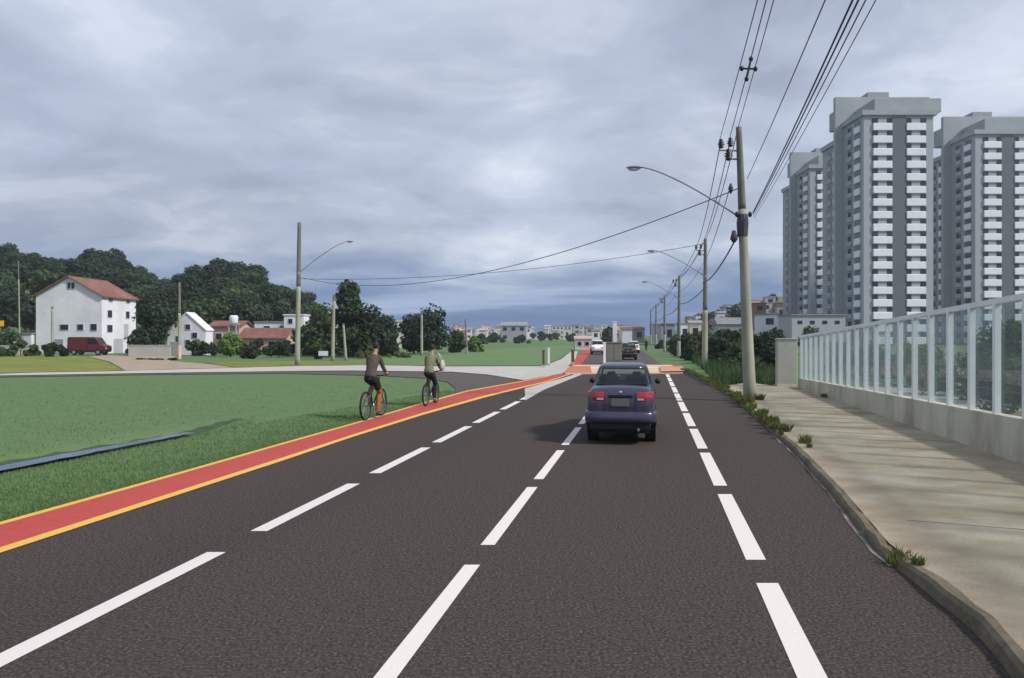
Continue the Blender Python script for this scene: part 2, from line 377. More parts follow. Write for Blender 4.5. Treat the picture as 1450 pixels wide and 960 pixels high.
# water in the ditch
rj = random.Random(2); tt = [-14, -10, -6, -3] + [k * .3 for k in range(-6, 18)]
wl = [d0 + dd * t + dn * (0.34 - max(0, t) * .03 + rj.uniform(-.03, .03)) for t in tt]; wr = [d0 + dd * t - dn * (0.10 - max(0, t) * .0 + rj.uniform(-.05, .05)) for t in tt]
strip('ditch_water', wl, wr, M['water'], -0.115)
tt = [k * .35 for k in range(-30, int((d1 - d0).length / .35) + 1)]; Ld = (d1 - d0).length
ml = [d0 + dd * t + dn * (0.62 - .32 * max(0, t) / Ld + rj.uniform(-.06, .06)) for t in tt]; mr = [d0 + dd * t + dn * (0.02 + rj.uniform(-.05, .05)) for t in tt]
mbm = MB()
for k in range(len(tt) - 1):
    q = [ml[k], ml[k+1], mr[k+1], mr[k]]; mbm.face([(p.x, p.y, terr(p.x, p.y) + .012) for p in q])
tag(mbm.build('ditch_shade', mat('painted_bank_shade', (0.032, 0.052, 0.024), (0.05, 0.075, 0.035), scale=5, coord='pos', rough=.8), fix=True), kind='structure')  # dark green sheet: shade on the ditch's grass bank, painted as colour

# ------------------------------------------------------------------ roads
BU = [(-700, 936), (-400, 852), (0, 740), (200, 684.5), (400, 627.5), (500, 599.5), (595, 571.5), (660, 553.5), (737, 540)]   # upper edge of cycle lane
BL = [(-700, 1013), (-400, 915), (0, 784), (200, 718.5), (400, 653), (500, 619), (600, 587.5), (685, 563.5), (742, 549)]   # lower edge
KERB = [(1430, 953), (1380, 897), (1313, 837), (1267, 803), (1240, 781), (1180, 703), (1133, 650), (1123, 640), (1082, 603), (1051, 575), (1020, 553), (992, 539), (966, 527), (950, 520)]
kp = [Vector((-3.5, -20, 0)), Vector((1.75, 0, 0)), Vector((2.85, 3.6, 0))] + [G(*p) for p in KERB]
bu = [Vector((-12.6, -20, 0)), Vector((-11.0, -6, 0))] + [G(*p) for p in BU]; bl = [Vector((-11.2, -20, 0)), Vector((-9.6, -6, 0))] + [G(*p) for p in BL]
main = bu[:] + [G(800, 529), G(818, 517)] + [G(950, 517)] + list(reversed(kp))
main = [p for k, p in enumerate(main)]
sheet('road', main, M['asphalt'], 0.0)
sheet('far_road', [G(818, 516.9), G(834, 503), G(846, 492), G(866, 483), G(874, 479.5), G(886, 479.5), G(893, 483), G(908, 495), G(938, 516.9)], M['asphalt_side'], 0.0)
# side street curving away to the left
lo_ = [(642, 558), (645, 550), (634, 541), (600, 535.5), (540, 532), (400, 528.6), (200, 530.6), (0, 534), (-300, 538.7), (-900, 549)]
up_ = [(737, 539.4), (720, 536), (690, 531), (640, 527), (500, 525.3), (430, 525.8), (250, 528.2), (0, 532.2), (-300, 537), (-900, 547)]
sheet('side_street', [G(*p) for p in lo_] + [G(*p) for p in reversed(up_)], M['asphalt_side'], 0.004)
# pale concrete footway along the side street and the plaza
fw_t = [(-900, 541), (-300, 533), (0, 529.5), (55, 527.5), (150, 526), (250, 523.2), (430, 518.2), (520, 517.3), (640, 519), (770, 518.6), (795, 508.5), (809, 497.5), (818, 497.5), (815, 508), (806, 517), (800, 528.3)]
fw_b = [(742, 538.6), (720, 535.3), (690, 530.4), (640, 526.5), (500, 524.8), (430, 525.3), (250, 527.7), (0, 531.8), (-300, 536.5), (-900, 546.5)]
sheet('footway', [G(*p) for p in fw_t + fw_b], M['side_conc'], 0.012)
sheet('pavement_patch', [G(*p) for p in [(743, 550), (770, 542.5), (800, 534.5), (818, 528.5), (824, 530.5), (800, 540), (770, 552), (744, 567)]], M['side_conc'], 0.005)
# fields
sheet('lawn', [G(*p) for p in [(640, 518.4), (560, 516.4), (470, 514), (560, 504), (640, 500), (700, 494), (790, 490), (836, 489), (808, 497), (793, 508), (769, 518)]], M['lawn'], 0.02)
sheet('rough_grass', [G(*p) for p in [(-900, 540), (-300, 532.4), (0, 529), (55, 527), (150, 525.5), (175, 524.5), (150, 512), (120, 505), (60, 502), (-100, 500), (-500, 500)]], M['dry_grass'], 0.015)
sheet('dirt_path', [G(*p) for p in [(178, 525), (250, 522.7), (330, 520.6), (300, 516), (240, 511), (250, 504), (160, 502.5), (125, 505), (155, 512)]], M['dirt'], 0.012)
sheet('grass_strip', [G(*p) for p in [(335, 520.2), (430, 517.8), (470, 516.8), (640, 518.2), (560, 511), (420, 511), (290, 513.5), (305, 516)]], M['dry_grass'], 0.008)
# smooth mown field beyond the ditch is the ground itself; cycle lane
far_red_u = [G(*p) for p in [(737, 540), (768, 534.5), (795, 527.5), (806, 518.5)]]; far_red_l = [G(*p) for p in [(742, 549), (775, 541), (806, 531), (818, 524)]]
cu = bu + far_red_u[1:]; cl_ = bl + far_red_l[1:]
strip('cycle_lane', cu, cl_, M['red_paint'], 0.006)
strip('cycle_lane', [G(803, 517.5), G(818, 503), G(829, 493), G(834, 489)], [G(822, 517.5), G(833, 503), G(838, 494), G(839, 489)], M['red_paint'], 0.006)
def inset(a, b, f0, f1): return [p + (q - p) * f0 for p, q in zip(a, b)], [p + (q - p) * f1 for p, q in zip(a, b)]
e1 = inset(cu, cl_, 0.0, 0.115); e2 = inset(cu, cl_, 0.845, 1.0)
strip('cycle_lane_edge_line', *e1, M['yellow_paint'], 0.010); strip('cycle_lane_edge_line', *e2, M['yellow_paint'], 0.010)
# lane dashes (all cut square to the camera axis, as painted)
def dash(k, y0, y1, wd, n):
    a, b = G(919 + k * (y0 - HY), y0), G(919 + k * (y1 - HY), y1)
    mb = MB(); mb.face([(a.x - wd/2, a.y, 0.004), (a.x + wd/2, a.y, 0.004), (b.x + wd/2, b.y, 0.004), (b.x - wd/2, b.y, 0.004)])
    return mb
def dashes(k, wd, firsts, start, gap, length, end):
    segs = list(firsts); y = start
    while y < end: segs.append((y, min(y + length, end))); y += length + gap
    for a, b in segs:
        mb = dash(k, HY + H * F / a, HY + H * F / b, wd, 0)
        tag(mb.build('lane_marking', M['white_paint']), kind='structure')
dashes(-0.772, 0.150, [(-3.5, -0.6), (0.2, 3.1), (3.75, 7.16)] if False else [(1.0, 3.4), (4.1, 7.16), (7.84, 10.85)], 11.45, 0.7, 2.9, 42)
dashes(0.478, 0.195, [(0.9, 3.1), (3.7, 6.63), (7.32, 10.36)], 10.95, 0.52, 3.1, 43)
dashes(-2.0, 0.19, [(1.4, 4.2), (4.9, 7.58), (8.40, 11.1)], 11.95, 0.72, 2.75, 37)
# raised crossing
cz = [G(800, 530), G(968, 529), G(951, 517.5), G(812, 517.5)]
mb = MB(); mb.prism([(p.x, p.y) for p in cz], -0.01, 0.05); tag(mb.build('crosswalk', M['cream_paint']), kind='structure')
def line_on(pa, pb, wd, z, m, nm='crossing_line'):
    a, b = Vector(pa), Vector(pb); mb = MB()
    mb.face([(a.x, a.y - wd/2, z), (b.x, b.y - wd/2, z), (b.x, b.y + wd/2, z), (a.x, a.y + wd/2, z)]); tag(mb.build(nm, m), kind='structure')
line_on(G(806, 528), G(962, 527.5), 0.7, 0.054, M['yellow_paint']); line_on(G(815, 522), G(955, 521.5), 1.6, 0.055, M['white_paint'])
sheet('tactile_pad', [G(936, 529), G(972, 528.5), G(966, 521), G(934, 521)], mat('tactile_pink', (0.56, 0.26, 0.15), (0.48, 0.24, 0.15), scale=3, coord='pos'), 0.13)

sheet('cycle_crossing', [G(797, 529.2), G(838, 529.2), G(836, 519.5), G(808, 519.5)], mat('crossing_orange', (0.50, 0.17, 0.09), (0.42, 0.15, 0.08), scale=3, coord='pos'), 0.058)
# kerb, sidewalk
def offs(pl, d):
    out = []
    for k, p in enumerate(pl):
        t = (pl[min(k+1, len(pl)-1)] - pl[max(k-1, 0)]).normalized(); out.append(p + Vector((t.y, -t.x, 0)) * d)
    return out
random.seed(5)
kin = offs(kp, 0.14); kmid = offs(kp, 0.03)
mb = MB()
# subdivide the kerb and roughen it
def resamp(pl, st):
    out = [pl[0]]
    for a, b in zip(pl, pl[1:]):
        n = max(1, int((b - a).length / st)); out += [a + (b - a) * (k / n) for k in range(1, n + 1)]
    return out
kr = resamp(kp, 0.3); secs = []
for k, p in enumerate(kr):
    t = (kr[min(k+1, len(kr)-1)] - kr[max(k-1, 0)]).normalized(); nrm = Vector((t.y, -t.x, 0))
    j = lambda a: random.uniform(-a, a)
    h_ = 0.088 + j(0.014); o_ = j(0.022)
    if p.y < 7.0: h_ += 0.03
    if 6.6 < p.y < 6.95: h_ -= 0.012
    secs.append([p + nrm*(o_ - 0.02) + Vector((0,0,-0.05)), p + nrm*(0.012 + o_) + Vector((0,0,h_-0.03)), p + nrm*(0.045 + o_) + Vector((0,0,h_)), p + nrm*(0.125 + j(0.012)) + Vector((0,0,h_ + 0.004)), p + nrm*0.16 + Vector((0,0,-0.05))])
mb.loft(secs); tag(mb.build('kerb', M['kerb'], fix=True), kind='structure')
# thin gutter stone in front of the kerb
gs = [p for p in kr if 6.9 < p.y < 17]; gl = [q - Vector((rj.uniform(.045, .075), 0, 0)) for q in gs]; gr_ = offs(gs, -0.012)
strip('gutter', gl, gr_, M['gutter'], 0.006)
FX = 6.05 * 1.0
def wallpt(Y, X=6.05): return RP * X + RD * Y     # road coordinates -> world
side = offs(kp, 0.125)
wb = [wallpt(-20, 6.3), wallpt(12.5, 6.3), wallpt(32.6, 6.3)]
sw = side[:-4] + [G(1018, 546, .12), G(1062, 541, .12), wallpt(33, 5.2), wallpt(33, 6.3)] + [wb[1], wb[0]]
sheet('sidewalk', sw, M['sidewalk'], 0.095)
# sidewalk joints
for Yj in (9.2, 13.0, 16.8, 20.6, 24.4):
    a, b = wallpt(Yj, 3.9 if Yj > 11 else 2.9), wallpt(Yj - 0.6, 5.95); mb = MB(); mb.box(((a.x+b.x)/2, (a.y+b.y)/2, 0.0952), ((b-a).length, 0.03, 0.003), math.atan2(b.y-a.y, b.x-a.x))
    tag(mb.build('sidewalk_joint', mat('joint', (0.13, 0.11, 0.08), (0.2, 0.17, 0.12), scale=6, coord='pos')), kind='structure')
# yard beyond the fence
sheet('yard', [wallpt(6, 6.6), wallpt(34, 6.6), wallpt(34, 11), wallpt(6, 11)], mat('yard_paving', (0.38, 0.38, 0.37), (0.31, 0.31, 0.30), scale=1.0, coord='pos'), 0.03)
mb = MB(); mb.ball((0, 0, 0), (1.5, 2.2, 0.75), 18, 10, f=lambda d: 1 + 0.12 * math.sin(7*d[0] + 3*d[1]))
tag(mb.build('earth_mound', M['earth'], loc=wallpt(15.8, 7.9) + Vector((0, 0, 0.02)), rz=RZ, smooth=True), 'heap of brown earth behind the glass of the fence near the right edge', 'earth heap')

# ------------------------------------------------------------------ glass fence
def fence():
    root = thing('glass_fence', 'white framed glass fence on low concrete wall beside the sidewalk', 'fence', wallpt(32.4), RZ)
    # local: y runs back toward the camera (negative)
    top = lambda Y: 2.82 - (Y - 13.5) / 18.9 * 0.70
    wt = lambda Y: 0.83 - (Y - 13.5) / 18.9 * 0.36
    Y0, Y1 = 4.2, 32.4
    def lp(Y, x, z): return (x, Y - 32.4, z)
    mb = MB(); n = 40
    rings = []
    for k in range(n + 1):
        Y = Y0 + (Y1 - Y0) * k / n; z = wt(Y)
        rings.append([lp(Y, -0.02, -0.02), lp(Y, 0.24, -0.02), lp(Y, 0.24, z), lp(Y, 0.0, z)])
    mb.loft(rings); mb.build('base_wall', M['wallbase'], root, fix=True)
    mb = MB(); a, b = lp(Y0, 0.1, top(Y0)), lp(Y1, 0.1, top(Y1))
    rings = [[(p[0]-0.06, p[1], p[2]), (p[0]+0.06, p[1], p[2]), (p[0]+0.06, p[1], p[2]+0.10), (p[0]-0.06, p[1], p[2]+0.10)] for p in (a, b)]
    mb.loft(rings); mb.build('top_rail', M['white_metal'], root, fix=True)
    ps = []; Y = 13.65
    while Y > Y0: ps.append(Y); Y -= 1.08
    Y = 13.65; k = 0
    while Y < Y1 - 0.3: Y += 1.08 - 0.012 * k; k += 1; ps.append(min(Y, Y1 - 0.06))
    ps.sort()
    for Y in ps:
        mb = MB(); z0, z1 = wt(Y) - 0.02, top(Y) + 0.01
        mb.box(lp(Y, 0.09, (z0+z1)/2), (0.11, 0.10, z1 - z0)); mb.build('post', M['white_metal'], root, bevel=0.008)
    for a, b in zip(ps, ps[1:]):
        if b - a < 0.2: continue
        mb = MB(); y0, y1 = a + 0.045, b - 0.045
        mb.face([lp(y0, 0.12, wt(y0)+0.012), lp(y1, 0.12, wt(y1)+0.012), lp(y1, 0.12, top(y1)-0.004), lp(y0, 0.12, top(y0)-0.004)])
        mb.build('pane', M['pane'], root)
fence()
pr = thing('concrete_pillar', 'pale concrete wall pillar closing the far end of the glass fence', 'pillar', wallpt(32.9, 5.68), RZ)
mb = MB(); mb.box((0, 0, 1.02), (0.80, 0.5, 2.08)); mb.build('shaft', M['pillar'], pr, bevel=0.02)
mb = MB(); mb.box((0, 0, 2.085), (0.86, 0.56, 0.05)); mb.build('cap', M['pillar'], pr, bevel=0.01)
mb = MB(); mb.box((0, 0, 0.08), (0.84, 0.54, 0.22)); mb.build('plinth', M['wallbase'], pr, bevel=0.01)

# ------------------------------------------------------------------ vegetation prototypes
def crown_mesh(name, seed, blobs, n, leaf, m, squash=0.8, shell=0.55):
    rnd = random.Random(seed); mb = MB(); tot = sum(b[3] ** 2 for b in blobs)
    for (bx, by, bz, br) in blobs:
        for _ in range(int(n * br * br / tot)):
            while True:
                d = Vector((rnd.uniform(-1, 1), rnd.uniform(-1, 1), rnd.uniform(-1, 1)))
                if 0.01 < d.length < 1: break
            d.normalize(); r = br * (shell + (1.05 - shell) * rnd.random() ** 0.7) * (1 + 0.18 * math.sin(5*d.x + seed) * math.sin(4*d.z + 2*d.y))
            c = Vector((bx + d.x * r, by + d.y * r, bz + d.z * r * squash))
            nn = (d + Vector((rnd.uniform(-.8, .8), rnd.uniform(-.8, .8), rnd.uniform(-.3, .9)))).normalized()
            a = nn.orthogonal().normalized(); b = nn.cross(a); t = rnd.uniform(0, 6.28); s = leaf * rnd.uniform(0.55, 1.3)
            u = (a * math.cos(t) + b * math.sin(t)) * s; v = (b * math.cos(t) - a * math.sin(t)) * s * rnd.uniform(0.5, 0.9)
            mb.face([c - u, c - v * 0.7 + u * 0.1, c + u, c + v + nn * s * 0.2])
    return mb.mesh(name, m)
def rblobs(seed, n, R_, zc, r0, r1, flat=0.7):
    rnd = random.Random(seed); out = [(0, 0, zc, r1)]
    for k in range(n):
        a = rnd.uniform(0, 6.28); q = R_ * math.sqrt(rnd.random())
        out.append((q * math.cos(a), q * math.sin(a), zc + rnd.uniform(-1, 1) * R_ * flat, rnd.uniform(r0, r1)))
    return out
def make_tree(name, label, seed, hgt, blobs, n, leaf, lm, tr=0.18, group=None, cat='tree'):
    root = thing(name, label, cat, (0, 0, 0), 0, group); rnd = random.Random(seed)
    mb = MB(); top = max(b[2] for b in blobs)
    mb.tube([(0, 0, -0.3), (rnd.uniform(-.1,.1), 0, hgt*.25), (rnd.uniform(-.2,.2), rnd.uniform(-.2,.2), hgt*.5), (0, 0, top)], [tr*1.3, tr, tr*.75, tr*.2], 8)
    for b in blobs[1:8]:
        z0 = hgt * rnd.uniform(.22, .5)
        mb.tube([(0, 0, z0), (b[0]*.5, b[1]*.5, (z0 + b[2])/2 + .2), (b[0], b[1], b[2])], [tr*.5, tr*.33, tr*.08], 6)
    mb.build('trunk', M['bark'], root, smooth=True)
    o = bpy.data.objects.new('crown', crown_mesh('crown', seed, blobs, n, leaf, lm)); COL.objects.link(o); o.parent = root
    return root
HG = 'trees of the wooded hill'
hl = 'dark green tree in the dense wood on the hill at left'
protos = [make_tree('hill_tree', hl, 10 + k, 8, rblobs(10 + k, 9 + k, 2.2, 5.0 + 0.3*k, 1.0, 2.0), 3400, 0.34, M['leaf_dark' if k != 2 else 'leaf_mid'], 0.2, HG) for k in range(4)]
used = [False] * 4
def hill_tree(k, loc, sc, rz, label=hl, group=HG):
    if not used[k]:
        used[k] = True; o = protos[k]; o.location = loc; o.scale = sc; o.rotation_euler.z = rz; o['label'] = label
    else: o = dup(protos[k], loc, rz, sc, label)
    if group: o['group'] = group
    elif 'group' in o: del o['group']
    return o
rnd = random.Random(77)
# silhouette of the wood: px -> top y in the photo
SIL = [(-60, 345), (0, 347), (40, 352), (75, 360), (110, 358), (150, 349), (185, 368), (215, 386), (245, 388), (265, 380), (290, 370), (315, 359), (345, 370), (380, 391), (410, 404), (440, 416), (470, 445)]
k = 0
for row, (y0, dz) in enumerate([(128, 0), (150, 0), (172, 0), (192, 0), (212, 0)]):
    px = -120 if row else -60
    while px < 455:
        f = y0 + rnd.uniform(-8, 8); p = B(px, f); g = terr(p.x, p.y)
        tz = H + (HY - lerpt(SIL, px)) / F * f          # silhouette height at this depth
        hgt = tz - g
        if row == 4: sc = max(0.6, min(1.35, hgt / 8.7))
        else: sc = max(0.55, min(1.25, min(hgt * rnd.uniform(0.80, 0.99), 9.5) / 8.7))
        hill_tree(rnd.choice((0, 0, 1, 3, 1, 2)), (p.x, p.y, g - 0.3), (sc * rnd.uniform(.95, 1.3), sc * rnd.uniform(.95, 1.3), sc), rnd.uniform(0, 6.28))
        px += rnd.uniform(22, 36) * 150 / y0
ridge = [(150, 200, 345, 1, 'tallest dark rounded treetop on the ridge above the white gabled house', 1.15), (316, 190, 357, 0, 'tall dark domed tree forming the peak of the wood right of the white house', 1.25),
         (8, 205, 344, 3, 'dark tree on the ridge at the left edge of the photo', 1.1), (398, 170, 395, 2, 'small pointed tree at the right shoulder of the wooded hill', 0.8), (290, 185, 374, 1, 'broad dark tree on the ridge left of the domed peak tree', 1.2), (350, 180, 370, 3, 'broad dark tree on the slope just right of the domed peak tree', 1.2)]
for px, f, ty, kk, lb, wd in ridge:
    p = B(px, f); g = terr(p.x, p.y); hgt = H + (HY - ty) / F * f - g; s_ = hgt / 8.7
    hill_tree(kk, (p.x, p.y, g - 0.2), (s_ * wd, s_ * wd, s_), rnd.uniform(0, 6), lb, None)

def place_tree(px, basef, topy, wpx, name, label, seed, lm, n=2600, nb=9, trunk=0.35, leaf=0.22, group=None, cat='tree', zbase=0.0):
    p = B(px, basef, zbase); hgt = (HY - topy) / F * basef + H - zbase; wr = wpx / F * basef / 2
    r1 = min(wr * 0.62, hgt * 0.3)
    zc = hgt * trunk + (hgt * (1 - trunk)) * 0.5; rr = random.Random(seed); bl_ = [(0, 0, hgt - r1 * 0.95, r1 * .9)]
    for k in range(nb):
        t = rr.random(); z = hgt * trunk + r1 * .4 + t * (hgt * (1 - trunk) - 1.6 * r1); a = rr.uniform(0, 6.28)
        q = (wr - r1 * .75) * math.sqrt(rr.random()) * (1 - .45 * t); bl_.append((q * math.cos(a), q * math.sin(a), z, r1 * rr.uniform(.6, 1.0)))
    o = make_tree(name, label, seed, hgt, bl_, n, leaf, lm, max(0.05, hgt * 0.022), group, cat); o.location = p; return o
# mid-ground trees at left
place_tree(494, 78, 393, 56, 'tall_tree', 'tall narrow tree with a dense round top beside the leaning post', 31, M['leaf_dark'], 5200, 14, 0.12, 0.24)
place_tree(522, 80, 424, 96, 'broad_tree', 'wide dark tree right of the tall narrow tree', 32, M['leaf_dark'], 4200, 14, 0.05, 0.24)
place_tree(546, 84, 442, 56, 'broad_tree', 'dark tree at the right end of the clump above the nearer cyclist', 33, M['leaf_dark'], 2600, 8, 0.05, 0.24)
place_tree(458, 84, 424, 64, 'broad_tree', 'dark tree behind the pale lamp post left of the tall narrow tree', 34, M['leaf_mid'], 2800, 9, 0.1, 0.24)
place_tree(438, 88, 456, 60, 'bushy_tree', 'low bushy tree right of the wooden utility pole', 35, M['leaf_mid'], 2600, 9, 0.02, 0.24)
place_tree(612, 92, 428, 66, 'round_tree', 'round dark tree standing behind the farther cyclist', 36, M['leaf_dark'], 3600, 12, 0.08, 0.24)
place_tree(586, 96, 440, 52, 'round_tree', 'smaller round tree left of and touching the dark one behind the cyclist', 37, M['leaf_dark'], 2600, 8, 0.08, 0.26)
place_tree(648, 100, 466, 36, 'shrub', 'rounded green shrub right of the round tree', 38, M['leaf_mid'], 1500, 7, 0.0, 0.24, cat='shrub')
place_tree(672, 104, 474, 36, 'shrub', 'low green shrub beside the thin far post', 39, M['leaf_light'], 1300, 6, 0.0, 0.24, cat='shrub')
place_tree(218, 86, 416, 74, 'dark_tree', 'dark tree between the white gabled house and the small white house', 40, M['leaf_dark'], 3600, 11, 0.12, 0.24)
place_tree(327, 80, 468, 44, 'round_bush', 'bright green round bush in front of the pink house', 41, M['leaf_light'], 2200, 8, 0.15, 0.2, cat='bush')
for i, (px, f, ty, wd, lb, lm) in enumerate([(395, 78, 482, 54, 'dark clipped hedge left of the wooden utility pole', 'leaf_dark'), (360, 74, 490, 40, 'dark low hedge at the end of the brick red wall', 'leaf_dark'), (445, 72, 480, 46, 'green bush right of the wooden utility pole base', 'leaf_mid'),
        (520, 74, 496, 50, 'yellow green bush at the foot of the broad dark trees', 'leaf_dry'), (565, 76, 498, 42, 'olive green bush behind the nearer cyclist', 'leaf_dry'), (30, 82, 480, 90, 'green bank of bushes at the left edge', 'leaf_mid'), (75, 80, 484, 54, 'dark shrub left of the red van', 'leaf_dark'),
        (10, 92, 462, 60, 'tall green bush under the yellow sign at the left edge', 'leaf_mid'), (205, 70, 512, 30, 'small dark shrub by the footway, left of three', 'leaf_dark'), (224, 69, 511, 18, 'small dark shrub by the footway, middle of three', 'leaf_dark'), (246, 69, 510, 20, 'small dark shrub by the footway beside the painted pole base', 'leaf_dark'),
        (195, 84, 486, 40, 'dark bush right of the red van', 'leaf_dark'), (290, 84, 484, 40, 'dark bush right of the small white house', 'leaf_dark')]):
    place_tree(px, f, ty, wd, 'bush', lb, 50 + i, M[lm], 1500, 8, 0.0, 0.18, cat='bush')
rb = random.Random(41)
for i in range(16):
    px = 280 + i * 18.5 + rb.uniform(-6, 6)
    if 408 < px < 432: continue
    place_tree(px, rb.uniform(84, 92), rb.uniform(478, 489), rb.uniform(26, 46), 'understory_bush', 'dark bush in the understory row at the foot of the wood and houses', 400 + i, M['leaf_dark' if i % 3 else 'leaf_mid'], 1000, 7, 0.0, 0.2, group='understory bushes', cat='bush')
# shrubs and tall growth right of the road
shr = [(1090, 40, 488, 46, 'leaf_dark', 'dark shrub beside the concrete pillar'), (1046, 44, 480, 44, 'leaf_mid', 'green shrub just left of the near concrete pole'), (1026, 50, 474, 48, 'leaf_dark', 'dark shrub between the near pole and the second pole'), (1085, 54, 466, 64, 'leaf_dark', 'tall dark shrub behind the near concrete pole'),
       (1008, 60, 474, 44, 'leaf_mid', 'green shrub right behind the second pole'), (982, 68, 478, 36, 'leaf_mid', 'green shrub left of the second pole'), (970, 84, 486, 26, 'leaf_dry', 'yellow green shrub right of the third pole'), (952, 100, 484, 26, 'leaf_dry', 'dry shrub left of the third pole'), (938, 130, 481, 24, 'leaf_mid', 'far shrub behind the fourth pole'),
       (1040, 72, 466, 66, 'leaf_dark', 'broad dark thicket below the hillside houses'), (1000, 90, 466, 56, 'leaf_dark', 'dark thicket above the second pole base'), (1095, 72, 464, 50, 'leaf_dark', 'dark thicket behind the top of the concrete pillar'), (1148, 90, 458, 40, 'leaf_mid', 'green bush showing above the fence before the farthest tower')]
for i, (px, f, ty, wd, lm, lb) in enumerate(shr):
    place_tree(px, f, ty, wd, 'shrub', lb, 80 + i, M[lm], 1500, 9, 0.0, 0.055 + 0.0017 * f, cat='shrub')
rq = random.Random(14)
for i in range(22):
    px = 962 + i * 6.6 + rq.uniform(-4, 4); f = rq.uniform(52, 70) if px > 1004 else rq.uniform(74, 96)
    place_tree(px, f, rq.uniform(463, 474), rq.uniform(26, 44), 'thicket_shrub', 'dark shrub in the continuous thicket along the right verge behind the poles', 700 + i, M['leaf_dark' if i % 3 else 'leaf_mid'], 1200, 9, 0.0, 0.17, group='thicket shrubs on the right verge', cat='shrub')
# bushes seen through the glass
for i, (Y, X, h_, w_, lm) in enumerate([(17.5, 9.6, 2.6, 2.4, 'leaf_dark'), (19.5, 11.0, 2.2, 3.0, 'leaf_mid'), (23, 10.0, 1.8, 2.4, 'leaf_mid'), (26, 11.5, 2.4, 3.0, 'leaf_dark'), (30, 10.2, 2.0, 2.2, 'leaf_mid'), (15.5, 12.5, 2.4, 2.4, 'leaf_dark')]):
    lbs = ['tall dark bush behind the glass panes near the right edge', 'green bush further back behind the glass, right of centre', 'low green bush behind the middle glass panes', 'dark broad bush behind the far glass panes', 'green bush behind the last narrow panes', 'dark bush deep in the yard behind the rightmost pane']
    p = wallpt(Y, X); f = p.y; px = CX + p.x / f * F
    place_tree(px, f, HY + (H - h_) / f * F, w_ / f * F, 'garden_bush', lbs[i], 120 + i, M[lm], 1400, 7, 0.0, 0.09, cat='bush')

# beyond the glass: pool house and lawn
sheet('yard_lawn', [wallpt(6, 11.01), wallpt(40, 11.01), wallpt(48, 30), wallpt(10, 30)], M['lawn'], 0.03)
ph = thing('club_house', 'low white building with long dark window band behind the glass fence', 'building', wallpt(26, 24), RZ)
mb = MB(); mb.box((0, 0, 1.7), (9, 30, 3.4)); mb.build('wall', M['wwhite'], ph)
mb = MB(); mb.box((-.2, 0, 3.5), (9.8, 31, .25)); mb.build('roof', M['tilegrey'], ph)
for k in range(7):
    mb = MB(); mb.box((-4.5, -12 + 4*k, 1.6), (.1, 3.0, 1.9)); mb.build('window', M['winglass'], ph)
for i, (Y, X) in enumerate([(14.5, 10.2), (17, 14), (20, 16.5), (24.5, 17), (29, 16), (34, 15), (39, 17), (45, 19)]):
    p = wallpt(Y, X); px = CX + p.x / p.y * F; h_ = (3.3, 2.9, 2.5, 2.8, 2.6, 2.9, 3.2, 3.4)[i]
    place_tree(px, p.y, HY + (H - h_) / p.y * F, 3.6 / p.y * F, 'garden_tree', 'dark garden tree in the row before the low building behind the glass', 500 + i, M['leaf_dark' if i % 2 == 0 else 'leaf_mid'], 1500, 9, 0.05, 0.16, group='garden trees behind the fence')
for i in range(17):
    p = wallpt(13.5 + i * 2.3, 11.6 + (i % 3) * .35); px = CX + p.x / p.y * F
    place_tree(px, p.y, HY + (H - (1.75 + .25 * (i % 2))) / p.y * F, 2.7 / p.y * F, 'hedge_bush', 'dark bush in the hedge row across the yard behind the glass fence', 540 + i, M['leaf_dark'], 1100, 8, 0.0, 0.11, group='hedge bushes behind the fence', cat='bush')
# weeds along the kerb
def tuft_mesh(seed, n, h_, spread, m):
    rnd = random.Random(seed); mb = MB()
    for _ in range(n):
        a = rnd.uniform(0, 6.28); q = spread * math.sqrt(rnd.random()); x, y = q*math.cos(a), q*math.sin(a)
        l = h_ * rnd.uniform(.4, 1); t = rnd.uniform(0, 6.28); ln = rnd.uniform(.1, .7) * l; wd = rnd.uniform(.006, .014)
        dx, dy = math.cos(t), math.sin(t); px_, py_ = -dy*wd, dx*wd
        mb.face([(x-px_, y-py_, 0), (x+px_, y+py_, 0), (x+dx*ln*.4+px_*.8, y+dy*ln*.4+py_*.8, l*.6), (x+dx*ln, y+dy*ln, l), (x+dx*ln*.4-px_*.8, y+dy*ln*.4-py_*.8, l*.6)])
    return mb.mesh('weed_tuft', m)
wm = [tuft_mesh(k, 90, 0.24, 0.16, M['leaf_dry' if k != 1 else 'leaf_light']) for k in range(3)]
rnd = random.Random(9)
def weed(p, sc, label, group=None):
    o = bpy.data.objects.new('weed_tuft', rnd.choice(wm)); COL.objects.link(o); o.location = p; o.scale = (sc,) * 3; o.rotation_euler.z = rnd.uniform(0, 6.28)
    tag(o, label, 'weeds', group)
n = 0
for k in range(len(kr) - 1):
    p = kr[k]
    if 13.2 < p.y < 46 and rnd.random() < (0.35 if p.y < 16 else 0.95):
        t = (kr[k+1] - kr[k]).normalized(); q = p + Vector((t.y, -t.x, 0)) * rnd.uniform(-0.05, 0.34)
        weed((q.x, q.y, 0.10 if q.y > 0 else 0.1), rnd.uniform(.35, .95), 'weed tuft among the weeds along the kerb before and beyond the near pole', 'weeds along the kerb')
g_ = G(1268, 800, 0.0); weed((g_.x + .04, g_.y, 0.0), 0.75, 'olive weed tuft in the kerb joint nearest the camera')
g_ = G(1300, 795, .12); weed((g_.x, g_.y, 0.095), 0.35, 'small weed on the sidewalk edge right of the kerb joint')
g_ = wallpt(13.0, 5.98); weed((g_.x, g_.y, 0.095), 0.5, 'weed growing at the foot of the fence wall at right')
g_ = wallpt(27.2, 5.95); weed((g_.x, g_.y, 0.095), 0.7, 'dark weed at the foot of the fence wall toward its far end')
